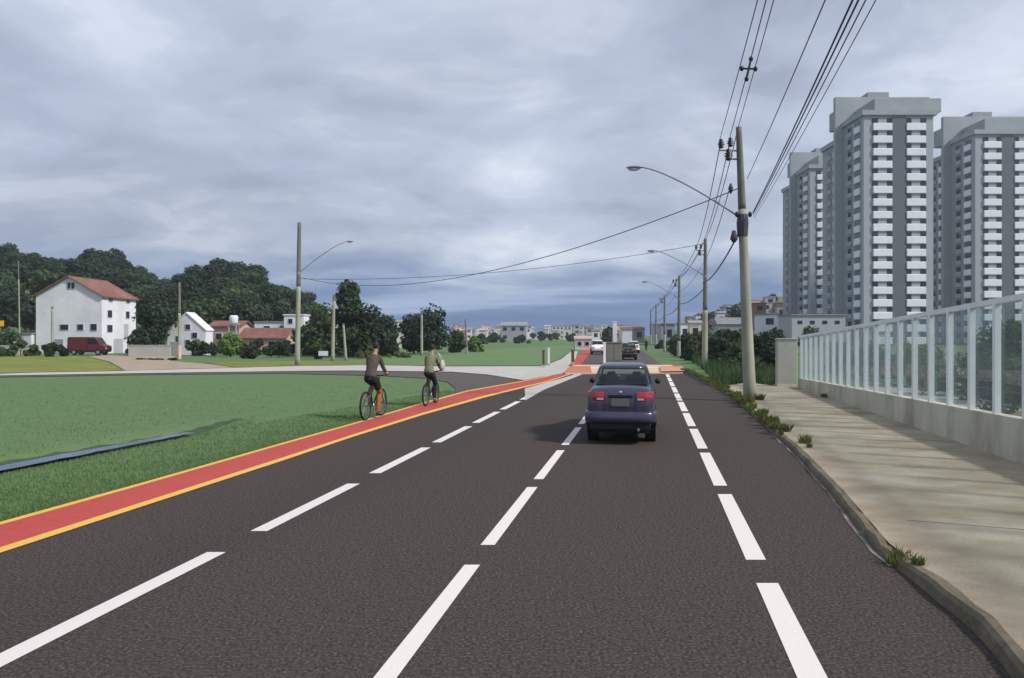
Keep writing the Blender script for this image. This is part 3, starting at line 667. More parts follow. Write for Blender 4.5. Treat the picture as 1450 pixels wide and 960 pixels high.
for i, (px, py) in enumerate([(1062, 570), (1075, 566), (1052, 572), (1046, 566)]):
    g_ = G(px, py, .1); weed((g_.x, g_.y, 0.1), 1.0, 'weed tuft at the foot of the near concrete pole', 'weeds at the near pole')

# grass blades on the verge between the cycle lane and the ditch (uncountable)
def verge():
    rnd = random.Random(3); mb = MB(); cnt = 0
    UE = lambda px: lerpt(BU, px)
    while cnt < 60000:
        px = rnd.uniform(-330, 640); f0 = G(px, UE(px)).y
        top = 655 - (px / 350) * 66 if px < 360 else 600 - (px - 350) * 0.17
        f1 = G(px, max(top, 552)).y
        t = rnd.random() ** 1.6; f = f0 + 0.02 + (f1 - f0) * t * 0.98
        x = (px - CX) / F * f; z = terr(x, f); cnt += 1
        l = rnd.uniform(.02, .055) * (1.5 if t < .05 else 1); a = rnd.uniform(0, 6.28); wd = rnd.uniform(.005, .010)
        dx, dy = math.cos(a), math.sin(a); lx, ly = rnd.uniform(-.02, .02), rnd.uniform(-.02, .02)
        mb.face([(x - dx*wd, f - dy*wd, z), (x + dx*wd, f + dy*wd, z), (x + lx, f + ly, z + l)])
    for _ in range(14000):
        f = 11.5 + 30 * rnd.random() ** 1.5; px = rnd.uniform(-120, 640); top = 655 - (px / 350) * 66 if px < 360 else 600 - (px - 350) * 0.17
        if f < G(px, max(top, 552)).y + .8 or f > G(px, 541).y - .6: continue
        x = (px - CX) / F * f; z = terr(x, f); l = rnd.uniform(.02, .06); a = rnd.uniform(0, 6.28); wd = rnd.uniform(.006, .016); dx, dy = math.cos(a), math.sin(a)
        mb.face([(x - dx*wd, f - dy*wd, z), (x + dx*wd, f + dy*wd, z), (x + rnd.uniform(-.03, .03), f + rnd.uniform(-.03, .03), z + l)])
    tag(mb.build('grass', M['blade']), 'short green grass on the verge beside the red cycle lane', 'grass', kind='stuff')
verge()
# coarse reeds and tall grass at the right verge beyond the near pole
def reeds():
    rnd = random.Random(4); mb = MB()
    for _ in range(9000):
        f = rnd.uniform(33.5, 75); px0 = 1005 - (f - 33) * 1.1 if f < 60 else 972; px = rnd.uniform(px0 + 8, 1105 - max(0, f - 45))
        x = (px - CX) / F * f; l = rnd.uniform(.3, 1.0); a = rnd.uniform(0, 6.28); wd = rnd.uniform(.012, .03); ln = rnd.uniform(0, .35)
        dx, dy = math.cos(a), math.sin(a)
        mb.face([(x-dx*wd, f-dy*wd, -.03), (x+dx*wd, f+dy*wd, -.03), (x-dy*ln, f+dx*ln, l)])
    tag(mb.build('tall_grass', M['leaf_mid']), 'tall rough grass on the lot beyond the near pole', 'grass', kind='stuff')
reeds()

# ------------------------------------------------------------------ utility poles and cables
def pole(px, f, topy, toppx, r0, r1, label, name='utility_pole', arm=None, insul=False, group=None, m1='poleconc', darktop=0.45, cap=None, cat='utility pole', square=False, box=False):
    p = B(px, f); hgt = H + (HY - topy) / F * f; root = thing(name, label, cat, p, 0, group)
    tx = (toppx - px) / F * f; n = 4 if square else 10
    def at(t): return Vector((tx * t, 0, hgt * t))
    mb = MB(); k = 12; s_ = darktop
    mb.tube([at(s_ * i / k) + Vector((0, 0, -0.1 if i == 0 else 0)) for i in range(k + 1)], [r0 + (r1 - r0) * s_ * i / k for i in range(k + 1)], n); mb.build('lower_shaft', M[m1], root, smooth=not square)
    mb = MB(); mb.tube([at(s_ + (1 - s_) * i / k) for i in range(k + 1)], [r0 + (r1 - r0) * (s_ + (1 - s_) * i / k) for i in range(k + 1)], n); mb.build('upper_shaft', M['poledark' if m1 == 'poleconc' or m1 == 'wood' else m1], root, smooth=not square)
    if arm:
        za, L_, zr, sgn = arm; dirv = -RP * sgn; t0 = za / hgt; a0 = at(t0)
        pts = []
        for i in range(15):
            u = i / 14; d_ = L_ * u; zz = za + (zr - za) * (1 - (1 - u) ** 1.32)
            pts.append(Vector((a0.x, 0, 0)) + dirv * (d_ + 0.0) + Vector((0, 0, zz)))
        mb = MB(); mb.tube(pts, [0.032 - 0.009 * i / 14 for i in range(15)], 8)
        ar = mb.build('lamp_arm', M['steel'], root, smooth=True)
        e = pts[-1]; mb = MB(); rz_ = math.atan2(dirv.y, dirv.x)
        mb.ball((0, 0, 0), (0.30, 0.12, 0.07), 16, 8, f=lambda d: 0.9 if d[2] < -.3 else 1.0)
        hd = mb.build('lamp_head', M['steel'], ar, loc=e + dirv * 0.25, rz=rz_, smooth=True)
        mb = MB(); mb.ball((0, 0, 0), (0.2, 0.1, 0.05), 12, 6); mb.build('lens', M['lens'], hd, loc=(0.03, 0, -0.065), smooth=True)
        mb = MB(); mb.tube([Vector((a0.x, 0, za - .12)), Vector((a0.x, 0, za + .12))], (r0 + (r1 - r0) * t0) + .02, 12); mb.build('clamp_band', M['steel'], root)
    if insul:
        for (dx, z, s_) in ((-0.62, hgt - .55, 1), (-0.30, hgt - .50, 1), (-0.38, hgt - .92, 1.25)):
            mb = MB()
            for i, rr in enumerate((.06, .11, .06, .11, .06, .085, .05)): pass
            zz = [-.17, -.12, -.11, -.04, -.03, .03, .04, .11, .15]; rr = [.04, .10, .05, .12, .05, .11, .05, .08, .03]
            mb.tube([(0, 0, q * s_) for q in zz], [q * s_ for q in rr], 12); mb.build('insulator', M['insul'], root, loc=(tx * z / hgt + dx, 0, z), smooth=True)
        mb = MB(); mb.tube([(tx * .93, 0, hgt - 1.1), (tx - .38, 0, hgt - 1.05)], .035, 8); mb.tube([(tx - .64, 0, hgt - .78), (tx * .95, 0, hgt - .80)], .03, 8); mb.build('crossarm', M['steel'], root)
    if box:
        z = hgt * .66; mb = MB(); mb.tube([(tx*.66, 0, z - .55), (tx*.66, 0, z - .1), (tx*.66, 0, z + .2)], [r0*.78 + .0, r0*.78 + .03, r0*.75 + .0], 10); mb.build('cable_band', M['cable'], root)
        mb = MB(); mb.tube([(0, 0, -.2), (0, 0, -.08), (0, 0, .2)], [.05, .13, .06], 10); mb.build('splice_case', M['cable'], root, loc=(tx*.62 - .32, -.05, hgt*.60), smooth=True)
        mb = MB(); mb.tube([(0, 0, -.17), (0, 0, 0), (0, 0, .17)], [.03, .09, .03], 8); mb.build('splice_case', M['cable'], root, loc=(tx*.8 - .36, -.05, hgt*.775), smooth=True)
        for sx in (-1, 1):
            mb = MB(); mb.ball((0, 0, 0), (.07, .07, .1), 10, 6); mb.build('spool_insulator', M['insul'], root, loc=(tx*.66 + sx*.22, -.1, hgt*.68), smooth=True)
    if cap:
        mb = MB(); mb.tube([at(0) + Vector((0, 0, 0)), at(cap / hgt)], [r0 + .012, r0 + .008], n + 2); mb.build('painted_base', M[ 'cream_paint'], root)
    return root, hgt, tx
PG = 'concrete utility poles along the right kerb'
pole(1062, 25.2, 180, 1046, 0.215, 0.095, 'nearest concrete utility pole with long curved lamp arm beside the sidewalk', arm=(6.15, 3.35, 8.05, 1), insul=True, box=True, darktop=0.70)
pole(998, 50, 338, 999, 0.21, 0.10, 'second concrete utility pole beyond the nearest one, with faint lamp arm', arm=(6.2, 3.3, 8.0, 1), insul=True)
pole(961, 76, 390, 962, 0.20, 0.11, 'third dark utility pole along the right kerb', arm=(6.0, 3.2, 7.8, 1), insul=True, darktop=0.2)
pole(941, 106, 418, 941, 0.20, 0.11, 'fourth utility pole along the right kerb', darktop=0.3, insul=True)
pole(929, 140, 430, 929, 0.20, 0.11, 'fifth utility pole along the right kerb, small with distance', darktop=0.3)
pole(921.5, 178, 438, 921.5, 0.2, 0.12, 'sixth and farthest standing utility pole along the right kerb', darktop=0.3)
pole(421, 57, 315, 424, 0.20, 0.14, 'tall weathered wooden utility pole with lamp arm left of the road', arm=(7.0, 3.9, 9.35, -1), m1='poleconc', darktop=0.55)
pole(471, 66, 417, 473, 0.17, 0.11, 'pale post between the wooden pole and the tall narrow tree', name='lamp_post', darktop=0.9, cat='lamp post')
pole(490, 68, 458, 486, 0.13, 0.10, 'short leaning grey post right of the pale post', name='leaning_post', darktop=0.95, cat='post')
pole(597, 84, 440, 597, 0.17, 0.12, 'thin pole in front of the smaller round tree', darktop=0.9)
pole(661, 92, 452, 659, 0.12, 0.09, 'thin dark post among the low shrubs right of the round tree', darktop=0.2)
pole(254, 72, 400, 254, 0.16, 0.11, 'grey utility pole with pale painted base by the small white house', darktop=0.6, cap=1.3)
pole(28, 118, 370, 26, 0.12, 0.08, 'faint grey pole in front of the wood at the left edge', darktop=0.8)
pole(74, 90, 434, 74, 0.16, 0.14, 'grey post close in front of the white gable wall', name='post', darktop=0.95, cat='post')

def cable(a, b, sag, r, label, grp=None, n=28, name='power_cable'):
    a, b = Vector(a), Vector(b); pts = []
    for i in range(n + 1):
        u = i / n; q = a.lerp(b, u); q.z -= sag * 4 * u * (1 - u); pts.append(q)
    org = a.copy(); mb = MB(); mb.tube([q - org for q in pts], r, 6)
    tag(mb.build(name, M['cable'], loc=org, smooth=True), label, 'cable', grp)
    return pts
def toward(a, px, z, ext=-7.0):
    """end point behind the camera of a span leaving a, which crosses the frame top at px at height z"""
    f = (z - H) * F / HY; q = B(px, f, z); t = (ext - a.y) / (q.y - a.y); e = a + (q - a) * t; e.z = a.z + (z - a.z) * 0.2; return e
def span(px, py, topx, r, sag, label, grp=None, f=25.1):
    a = P(px, py, f); z = a.z - sag * 0.8; e = toward(a, topx, z); return cable(a, e, sag, r, label, grp)
h1 = span(1019, 198, 1072, .011, .25, 'leftmost of three high cables rising from the near pole insulators')
h2 = span(1033, 196, 1084, .012, .25, 'middle of three high cables rising from the near pole insulators')
h3 = span(1044, 184, 1095, .011, .25, 'rightmost of three high cables rising from the near pole top')
span(1058, 253, 1166, .011, .25, 'single dark cable passing over right of the near pole, left of the bundle')
span(1066, 301, 1204, .014, .22, 'thick bundled cable from the near pole band, leftmost of the four low cables')
span(1066, 303, 1212, .013, .22, 'thick twin cable just right of the thickest bundled cable')
span(1067, 305, 1222, .009, .22, 'thinner cable right of the twin bundle over the sidewalk')
span(1068, 308, 1236, .007, .22, 'thinnest rightmost cable crossing before the tall tower')
# spacer on the three high cables
f_sp = (h2[0].z - H) * F / (HY - 97)
sp_c = P(1060, 97, f_sp)
sr = thing('cable_spacer', 'dark cross shaped spacer clamped on the three high cables', 'cable spacer', sp_c)
mb = MB(); mb.tube([(-.17, 0, 0), (.17, 0, -.01)], .025, 8); mb.tube([(-.05, 0, -.26), (.06, 0, .24)], .028, 8); mb.build('cross_frame', M['insul'], sr)
for q in ((-.17, 0, 0), (.17, 0, -.01), (-.05, 0, -.26), (.06, 0, .24)):
    mb = MB(); mb.ball((0, 0, 0), (.055, .06, .065), 10, 7); mb.build('clamp', M['insul'], sr, loc=q, smooth=True)
# spans between successive poles on the right
plist = [(1062, 25.2, 180, 1046), (998, 50, 338, 999), (961, 76, 390, 962), (941, 106, 418, 941), (929, 140, 430, 929), (921.5, 178, 438, 921.5)]
ord_ = ['near pole to the second pole', 'second pole to the third pole', 'third pole to the fourth pole', 'fourth pole to the fifth pole', 'fifth pole to the sixth pole']
for i in range(5):
    (p0, f0, t0, q0), (p1, f1, t1, q1) = plist[i], plist[i + 1]
    A = P(q0, t0, f0); Bv = P(q1, t1, f1)
    for j, (dx, dz, nm) in enumerate([(-.62, -.55, 'left high cable'), (-.30, -.5, 'middle high cable'), (-.05, -.15, 'right high cable')]):
        cable(A + Vector((dx, 0, dz)), Bv + Vector((dx, 0, dz)), 0.45, .016 + .0006 * i * 4, nm + ' from the ' + ord_[i])
    za, zb = A.z * .61, Bv.z * .66
    cable(Vector((A.x - .15 + (p0 - q0) / F * f0 * .36, A.y, za)), Vector((Bv.x - .2, Bv.y, zb)), 0.35, .032, 'thick low cable from the ' + ord_[i])
    cable(Vector((A.x - .30, A.y, A.z * .78)), Vector((Bv.x - .25, Bv.y, Bv.z * .80)), 0.4, .015, 'thin middle cable from the ' + ord_[i])
# spans crossing the road to the left side
W2 = P(424, 392, 57)
cable(P(1050, 265, 25.2), W2, 1.75, .017, 'upper dark cable crossing the sky from the near pole to the wooden pole', n=40)
cable(P(998, 345, 50), W2 + Vector((0, 0, -.15)), 0.75, .018, 'lower faint cable crossing the sky from the second pole to the wooden pole', n=40)

# ------------------------------------------------------------------ apartment towers
def make_tower(label):
    root = thing('apartment_tower', label, 'apartment building', (0, 0, 0))
    W_, NF, FH = 15.6, 18, 2.82; ZR = 51.7; Z0 = ZR - 0.6 - NF * FH
    for v0, D_, ZR in ((11.1, 11.0, 48.8), (0, 10.0, 51.7)):
        mb = MB(); mb.box((W_/2, v0 + D_/2, ZR/2), (W_, D_, ZR)); mb.build('wing_wall', M['twall'], root)
        mb = MB(); mb.box((W_/2 + .1, v0 + D_/2 - .05, ZR + .55), (W_ + 1.2, D_ + .1 + (.8 if v0 == 0 else .2), 1.1)); mb.build('roof_slab', M['tcrown'], root)
    mb = MB(); mb.box((9.2, 10.55, 29.5), (22.4, 1.08, 59.0)); mb.build('cross_wall', M['tcrown'], root)
    mb = MB(); mb.box((9.5, 14.6, 55.0), (19, 7, 4.4)); mb.build('core_wall', M['tcrown'], root)
    mb = MB(); mb.box((8.7, 13, 59.3), (5.0, 4, 2.4)); mb.build('lift_housing', M['tgrey'], root)
    mb = MB(); mb.box((10.4, 5.4, ZR + 2.6), (15.0, 9.0, 3.0)); mb.build('parapet', M['tcrown'], root)
    mb = MB(); mb.box((7.9, -.06, (ZR - .3)/2), (3.1, .16, ZR - .3)); mb.build('dark_strip', M['twall_dark'], root)
    for v0 in (0, 11.1):
        zr = ZR if v0 == 0 else 48.8; mb = MB(); mb.box((-.05, v0 + 6.4, (zr - .3)/2), (.14, 4.8, zr - .3)); mb.build('dark_strip', M['tgrey'], root)
    nwin = 0; rest = MB()
    def win(c, d):
        nonlocal nwin
        mb_ = MB(); mb_.box(c, d)
        if nwin < 96: mb_.build('window', M['winglass'], root); nwin += 1
        else: rest.box(c, d)
    for i in range(NF):
        z = Z0 + i * FH
        for (u0, u1) in ((2.0, 6.3), (9.5, 13.8)):
            mb = MB(); mb.box(((u0+u1)/2, -.16, z + .82), (u1 - u0, .40, 1.66)); mb.build('balcony_front', M['twhite'], root, bevel=.12)
            mb = MB(); mb.box(((u0+u1)/2, -.02, z + 2.24), (1.9, .10, 1.14)); mb.build('grey_panel', M['twall'], root)
            win((u0 + .50, -.045, z + 2.24), (1.25, .14, 1.08)); win((u1 - .46, -.045, z + 2.24), (1.25, .14, 1.08))
    for v0 in (0, 11.1):
        for i in range(NF - (1 if v0 else 0)):
            z = Z0 + i * FH
            mb = MB(); mb.box((-.26, v0 + 2.7, z + .78), (.5, 2.5, 1.5)); mb.build('side_balcony', M['twhite'], root, bevel=.1)
            win((-.04, v0 + 2.7, z + 2.15), (.11, 2.2, 1.1))
            mb = MB(); mb.box((-.18, v0 + 6.6, z + .75), (.36, 2.4, 1.1)); mb.build('side_ledge', M['twall'], root)
            win((-.09, v0 + 6.6, z + 1.9), (.12, 1.9, 1.2))
    o = rest.build('window', M['winglass'], root); o['kind'] = 'stuff'
    return root
tA = make_tower('tallest grey apartment tower with two white balcony columns, in the middle of the three')
tA.location = B(1223, 167)
dup(tA, (88.0, 220, 0), 0, None, 'farthest grey apartment tower, half hidden left behind the tallest one')
dup(tA, (113.6, 182.7, 0), 0, None, 'grey apartment tower cut by the right edge of the photo')
# podium block below the far tower
mb = MB(); mb.box((0, 0, 3.3), (11.2, 8, 5.6)); r_ = thing('podium_building', 'low pale blue grey block in front of the farthest tower', 'building', (64.2, 160, 0)); r_.location.z = .5; mb.build('wall', M['twall'], r_)
mb = MB(); mb.box((0, 0, 6.2), (11.7, 8.6, .25)); mb.build('roof', M['tilegrey'], r_)
for i in range(4):
    mb = MB(); mb.box((-3.9 + 2.6*i, -4.0, 4.6), (1.0, .1, .7)); mb.build('window', M['winglass'], r_)

# ------------------------------------------------------------------ houses
def house(name, label, loc, w_, d_, eave, ridge, wm_, rm, wins=(), rz=0.0, axis='y', group=None, cat='house', over=.35, flat=False, rest=True):
    root = thing(name, label, cat, loc, rz, group); mb = MB()
    x0, x1, y0, y1 = -w_/2, w_/2, 0, d_
    if flat:
        mb.box((0, d_/2, eave/2 - .2), (w_, d_, eave + .4)); mb.build('wall', wm_, root)
        mb = MB(); mb.box((0, d_/2, eave + .08), (w_ + .3, d_ + .3, .18)); mb.build('roof', rm, root)
    else:
        if axis == 'y':
            g = [(x0, -.4), (x1, -.4), (x1, eave), (0, ridge), (x0, eave)]
            mb.loft([[(a, y0, b) for a, b in g], [(a, y1, b) for a, b in g]]); mb.build('wall', wm_, root, fix=True)
            mb = MB(); sl = (ridge - eave) / (w_/2); t = .14
            for s_ in (-1, 1):
                e = (w_/2 + over); pr = [(0, ridge + .02), (s_*e, ridge - sl*e + .02), (s_*e, ridge - sl*e + .02 + t), (0, ridge + .02 + t)]
                mb.loft([[(a, y0 - over, b) for a, b in pr], [(a, y1 + over, b) for a, b in pr]])
            mb.build('roof', rm, root, fix=True)
        else:
            ym = d_/2; g = [(y0, -.4), (y1, -.4), (y1, eave), (ym, ridge), (y0, eave)]
            mb.loft([[(x0, a, b) for a, b in g], [(x1, a, b) for a, b in g]]); mb.build('wall', wm_, root, fix=True)
            mb = MB(); sl = (ridge - eave) / (d_/2); t = .14
            for s_ in (-1, 1):
                e = d_/2 + over; pr = [(ym, ridge + .02), (ym + s_*e, ridge - sl*e + .02), (ym + s_*e, ridge - sl*e + .02 + t), (ym, ridge + .02 + t)]
                mb.loft([[(x0 - over, a, b) for a, b in pr], [(x1 + over, a, b) for a, b in pr]])
            mb.build('roof', rm, root, fix=True)
    for wdw in wins:
        side, u, z, ww, hh = wdw[:5]; nm = wdw[5] if len(wdw) > 5 else 'window'
        if side == 'f': c = (u, 0, z); dfr = (ww + .16, .12, hh + .16); dp = (ww, .06, hh); off = (0, -.055, 0)
        elif side == 'r': c = (x1, u, z); dfr = (.12, ww + .16, hh + .16); dp = (.06, ww, hh); off = (.055, 0, 0)
        else: c = (x0, u, z); dfr = (.12, ww + .16, hh + .16); dp = (.06, ww, hh); off = (-.055, 0, 0)
        mb = MB(); mb.box(c, dfr); fr = mb.build(nm, M['frame'], root)
        mb = MB(); mb.box((c[0]+off[0], c[1]+off[1], c[2]), dp); mb.build('pane' if nm == 'window' else 'leaf', M['winglass'] if nm == 'window' else M['wgrey'], fr)
    return root
wh = house('gabled_house', 'large white three storey gabled house with red tile roof before the wood', B(97.5, 95), 8.4, 8.6, 7.35, 9.75, M['wwhite'], M['tile'],
    [('f', .05, 8.65, .36, .75), ('f', .55, 8.65, .36, .75), ('f', -.55, 3.35, 1.0, .65), ('f', 1.5, 3.35, .7, .7), ('f', 3.2, 3.35, .75, .8),
     ('r', 2.0, 7.0, .9, .55), ('r', 6.4, 7.0, .9, .55), ('r', 1.8, 5.1, 1.0, .9), ('r', 6.3, 5.1, .9, .9), ('r', 1.8, 3.2, 1.2, .9), ('r', 5.9, 2.9, 1.0, 1.9, 'door'), ('r', 3.9, 0.9, 2.2, 1.9, 'garage_door'), ('f', 2.3, .9, 2.4, 1.7, 'garage_door'), ('f', -1.2, .9, 1.0, 1.8, 'door')])
mb = MB(); mb.box((0, 0, .9), (4, 5, 3.2)); a_ = thing('lean_to', 'white single storey lean-to at left of the white gabled house', 'shed', B(40, 97)); mb.build('wall', M['wwhite'], a_)
mb = MB(); mb.box((0, 0, 2.56), (4.3, 5.3, .12)); mb.build('roof', M['tilegrey'], a_)
sh = house('small_house', 'small white gabled house with square dark windows behind the grey utility pole', B(264, 88), 4.5, 2.2, 2.9, 4.9, M['wwhite'], M['wwhite'],
    [('f', -.9, 1.9, .55, .6), ('f', .2, 3.3, .5, .55), ('f', 1.0, 2.3, .55, .6), ('f', .2, 1.5, .5, .5), ('f', -1.3, .7, .8, 1.6, 'door')], over=.1)
house('low_house', 'low pink walled house left of the white tank', B(318, 106), 4.2, 5, 3.6, 4.3, M['wpink'], M['tile'], [('f', -.8, 2.2, .8, .8), ('f', .9, 2.2, .8, .8)], axis='x')
house('long_house', 'long low white building behind the red roofed house', B(405, 118), 10.0, 6, 4.4, 4.4, M['wwhite'], M['tilegrey'], [('f', -3.0, 3.4, .9, .8), ('f', -.5, 3.4, .9, .8), ('f', 3.2, 3.4, .9, .8)], flat=True)
house('white_block', 'square white upper block rising above the long low white building', B(416, 114), 3.0, 3.5, 5.4, 5.4, M['wwhite'], M['wwhite'], [('f', -.5, 4.5, .6, .7)], flat=True)
house('red_roof_house', 'low house with faded red tile roof in front of the long white building', B(372, 100), 6.0, 5, 2.0, 3.2, M['wpink'], M['tile'], [('f', -1.4, 1.1, .8, .8), ('f', 1.2, 1.1, .8, .8)], axis='x')
house('cream_house', 'cream low house right of the wooden utility pole', B(446, 116), 6.0, 5, 3.8, 4.4, M['wcream'], M['tilegrey'], [('f', -1, 2.4, .8, .8), ('f', 1.2, 2.4, .8, .8)], axis='x')
house('cream_tower_house', 'narrow pale house showing between the dark tree clumps', B(565, 140), 2.6, 4, 5.0, 5.0, M['wcream'], M['wwhite'], [('f', 0, 3.4, .8, .9)], flat=True)
tk = thing('water_tank', 'white round water tank on a stand above the pink house', 'water tank', B(331, 104))
mb = MB(); mb.tube([(0, 0, 4.0), (0, 0, 4.1), (0, 0, 4.9), (0, 0, 5.1)], [.5, .55, .6, .45], 16); mb.build('tank', M['wwhite'], tk, smooth=True)
mb = MB(); mb.box((0, 0, 3.9), (1.3, 1.3, .2)); mb.build('platform', M['wgrey'], tk)
for sx in (-.5, .5):
    for sy in (-.5, .5):
        mb = MB(); mb.box((sx, sy, 1.9), (.14, .14, 3.8)); mb.build('leg', M['wgrey'], tk)
# signs etc
def signpost(px, f, ty, w_, h_, m, label, name='sign', cat='sign', post=.04, pm='steel'):
    r = thing(name, label, cat, B(px, f)); z = H + (HY - ty) / F * f
    mb = MB(); mb.tube([(0, 0, -.05), (0, 0, z - .02)], post, 8); mb.build('post', M[pm], r)
    mb = MB(); mb.box((0, -.05 - post, z - h_/2), (w_, .04, h_)); mb.build('board', M[m], r, bevel=.01)
    return r
signpost(1, 92, 454, .9, .7, 'yellow_sign', 'yellow sign board at the left edge of the photo')
signpost(458, 70, 497, .9, .45, 'wwhite', 'small white board on a short post beside the pale lamp post')
mb = MB(); w_ = thing('boundary_wall', 'pale low boundary wall right of the small white house and dirt path', 'wall', B(212, 82)); mb.box((0, 0, .55), (4.6, .2, 1.2)); mb.build('panel', M['side_conc'], w_)
mb = MB(); mb.box((0, 0, 1.19), (4.7, .28, .08)); mb.build('coping', M['side_conc'], w_)
mb = MB(); w_ = thing('boundary_wall', 'pale garden wall at the left edge below the yellow sign', 'wall', B(18, 88)); mb.box((0, 0, .5), (5.2, .2, 1.1)); mb.build('panel', M['side_conc'], w_)
mb = MB(); mb.box((0, 0, 1.09), (5.3, .28, .08)); mb.build('coping', M['side_conc'], w_)
# pink parasol-like tarp right of the white house
tp = thing('red_awning', 'faded pink red awning beside the white gabled house', 'awning', B(193, 88))
mb = MB(); mb.loft([[(-.75, -.7, 2.0), (.75, -.7, 2.0), (.75, .7, 2.0), (-.75, .7, 2.0)], [(-.15, -.15, 3.0), (.15, -.15, 3.0), (.15, .15, 3.0), (-.15, .15, 3.0)]]); mb.build('canopy', M['wpink'], tp)
for sx in (-.7, .7):
    for sy in (-.65, .65):
        mb = MB(); mb.tube([(sx, sy, 0), (sx, sy, 2.05)], .035, 6); mb.build('leg', M['steel'], tp)

# ------------------------------------------------------------------ distant buildings
def fbuild(px, f, topy, wm_, dpx, name, label, group, wm, rm, roof='flat', z0=0.0, seed=0):
    rnd = random.Random(seed); p = B(px, f, z0); ht = H + (HY - topy) / F * f - z0; ww = dpx / F * f; dd_ = max(4.0, ww * rnd.uniform(.6, 1.0))
    mb = MB(); mb.box((0, dd_/2, ht/2 - 1), (ww, dd_, ht + 2), 0, 0)
    nf = max(1, int(ht / 3.0)); nc = max(1, int(ww / 2.6))
    for i in range(nf):
        for j in range(nc):
            if rnd.random() < .85: mb.box((-ww/2 + (j + .5) * ww/nc, -.02, (i + .58) * ht/nf), (ww/nc*.45, .08, ht/nf*.42), 0, 2)
    if roof == 'flat': mb.box((0, dd_/2, ht + .15), (ww + .3, dd_ + .3, .3), 0, 1)
    else:
        rh = min(1.6, ww * .22)
        mb.loft([[(-ww/2-.3, -.3, ht), (ww/2+.3, -.3, ht), (ww/2+.3, dd_/2, ht+rh), (-ww/2-.3, dd_/2, ht+rh)], [(-ww/2-.3, dd_+.3, ht), (ww/2+.3, dd_+.3, ht), (ww/2+.3, dd_/2+.01, ht+rh), (-ww/2-.3, dd_/2+.01, ht+rh)]], 1)
    o = mb.build(name, [wm, rm, M['winglass']], loc=p, rz=rnd.uniform(-.12, .12)); tag(o, label, 'building', group); return o
rnd = random.Random(21); wl_ = ['wwhite', 'wcream', 'wgrey', 'wwhite', 'wgrey', 'wpink', 'wcream']
for i in range(120):
    px = rnd.uniform(640, 905); f = rnd.uniform(380, 980)
    ty = rnd.uniform(459, 472) if f > 480 else rnd.uniform(464, 474)
    if px > 780: ty = min(ty, 469)
    fbuild(px, f, ty, None, rnd.uniform(4, 12), 'distant_building', 'small pale building in the low skyline beyond the far road', 'distant skyline buildings', M[rnd.choice(wl_)], M[rnd.choice(['tilegrey', 'tile', 'wgrey'])], rnd.choice(['flat', 'flat', 'gable']), seed=i)
fbuild(727, 300, 461, None, 36, 'distant_warehouse', 'long grey shed with dark openings across the green field', None, M['wgrey'], M['tilegrey'], 'gable', seed=101)
fbuild(812, 520, 462, None, 60, 'distant_hall', 'long pale hall on the horizon left of the far road', None, M['wcream'], M['tilegrey'], 'flat', seed=102)
# hillside houses on the right
for i in range(130):
    px = rnd.uniform(975, 1112); f = rnd.uniform(225, 350); p = B(px, f); g = terr(p.x, p.y)
    sky = lerpt([(980, 452), (1020, 440), (1060, 428), (1112, 418)], px)
    gy = HY - (g - H) / f * F
    hgt = rnd.uniform(3.5, 6.5)
    topy = HY - (g + hgt - H) / f * F
    if topy < sky - 4: continue
    fbuild(px, f, topy, None, rnd.uniform(8, 18), 'hillside_house', 'small plain house stacked on the hillside behind the poles', 'hillside houses', M[rnd.choice(['wwhite', 'wgrey', 'wgrey', 'wpink', 'wbrick', 'wcream', 'wwhite', 'wgrey'])], M[rnd.choice(['tile', 'tilegrey', 'tilegrey', 'wgrey'])], rnd.choice(['gable', 'flat', 'flat']), z0=g, seed=200 + i)
for i, (px, f, ty, wd, wm_, rm_, rf, lb) in enumerate([(985, 150, 457, 16, 'wcream', 'tilegrey', 'gable', 'pale house behind the second pole with grey roof'), (970, 170, 459, 14, 'wwhite', 'tilegrey', 'flat', 'white house between the second and third poles'), (948, 200, 461, 15, 'wwhite', 'tile', 'gable', 'pale house with red roof between the third and fourth poles'),
        (930, 240, 460, 16, 'wgrey', 'tilegrey', 'flat', 'grey house behind the fifth pole'), (905, 260, 466, 16, 'wgrey', 'tile', 'gable', 'grey house with reddish roof right of the far road'), (1040, 170, 459, 46, 'wgrey', 'tilegrey', 'gable', 'long grey roofed shed above the thicket left of the near pole'), (1090, 180, 446, 26, 'wwhite', 'tilegrey', 'flat', 'white block left of the farthest tower'),
        (1076, 230, 430, 17, 'wbrick', 'tile', 'flat', 'brick coloured house high on the hillside by the tower'), (888, 230, 466, 14, 'wwhite', 'tile', 'gable', 'small white house at the end of the far road')]):
    fbuild(px, f, ty, None, wd, 'roadside_house', lb, None, M[wm_], M[rm_], rf, seed=300 + i)
for i in range(14):
    px = rnd.uniform(985, 1105); f = rnd.uniform(215, 300); p = B(px, f); g = terr(p.x, p.y)
    place_tree(px, f, HY + (H - g - rnd.uniform(4, 6.5)) / f * F, rnd.uniform(12, 26), 'hillside_tree', 'dark tree growing among the stacked hillside houses', 600 + i, M['leaf_dark' if i % 3 else 'leaf_mid'], 600, 6, 0.1, 0.5, group='trees among the hillside houses', zbase=g)
place_tree(1040, 240, 428, 44, 'hillside_tree', 'dark tree among the hillside houses left of the near pole', 141, M['leaf_dark'], 1600, 9, 0.1, 0.5)
place_tree(1000, 260, 440, 26, 'hillside_tree', 'small dark tree among houses right of the second pole', 142, M['leaf_dark'], 900, 7, 0.1, 0.5)
place_tree(862, 180, 461, 30, 'round_tree', 'dark round tree at the far road beside the white pylon', 143, M['leaf_dark'], 1600, 8, 0.12, 0.35)
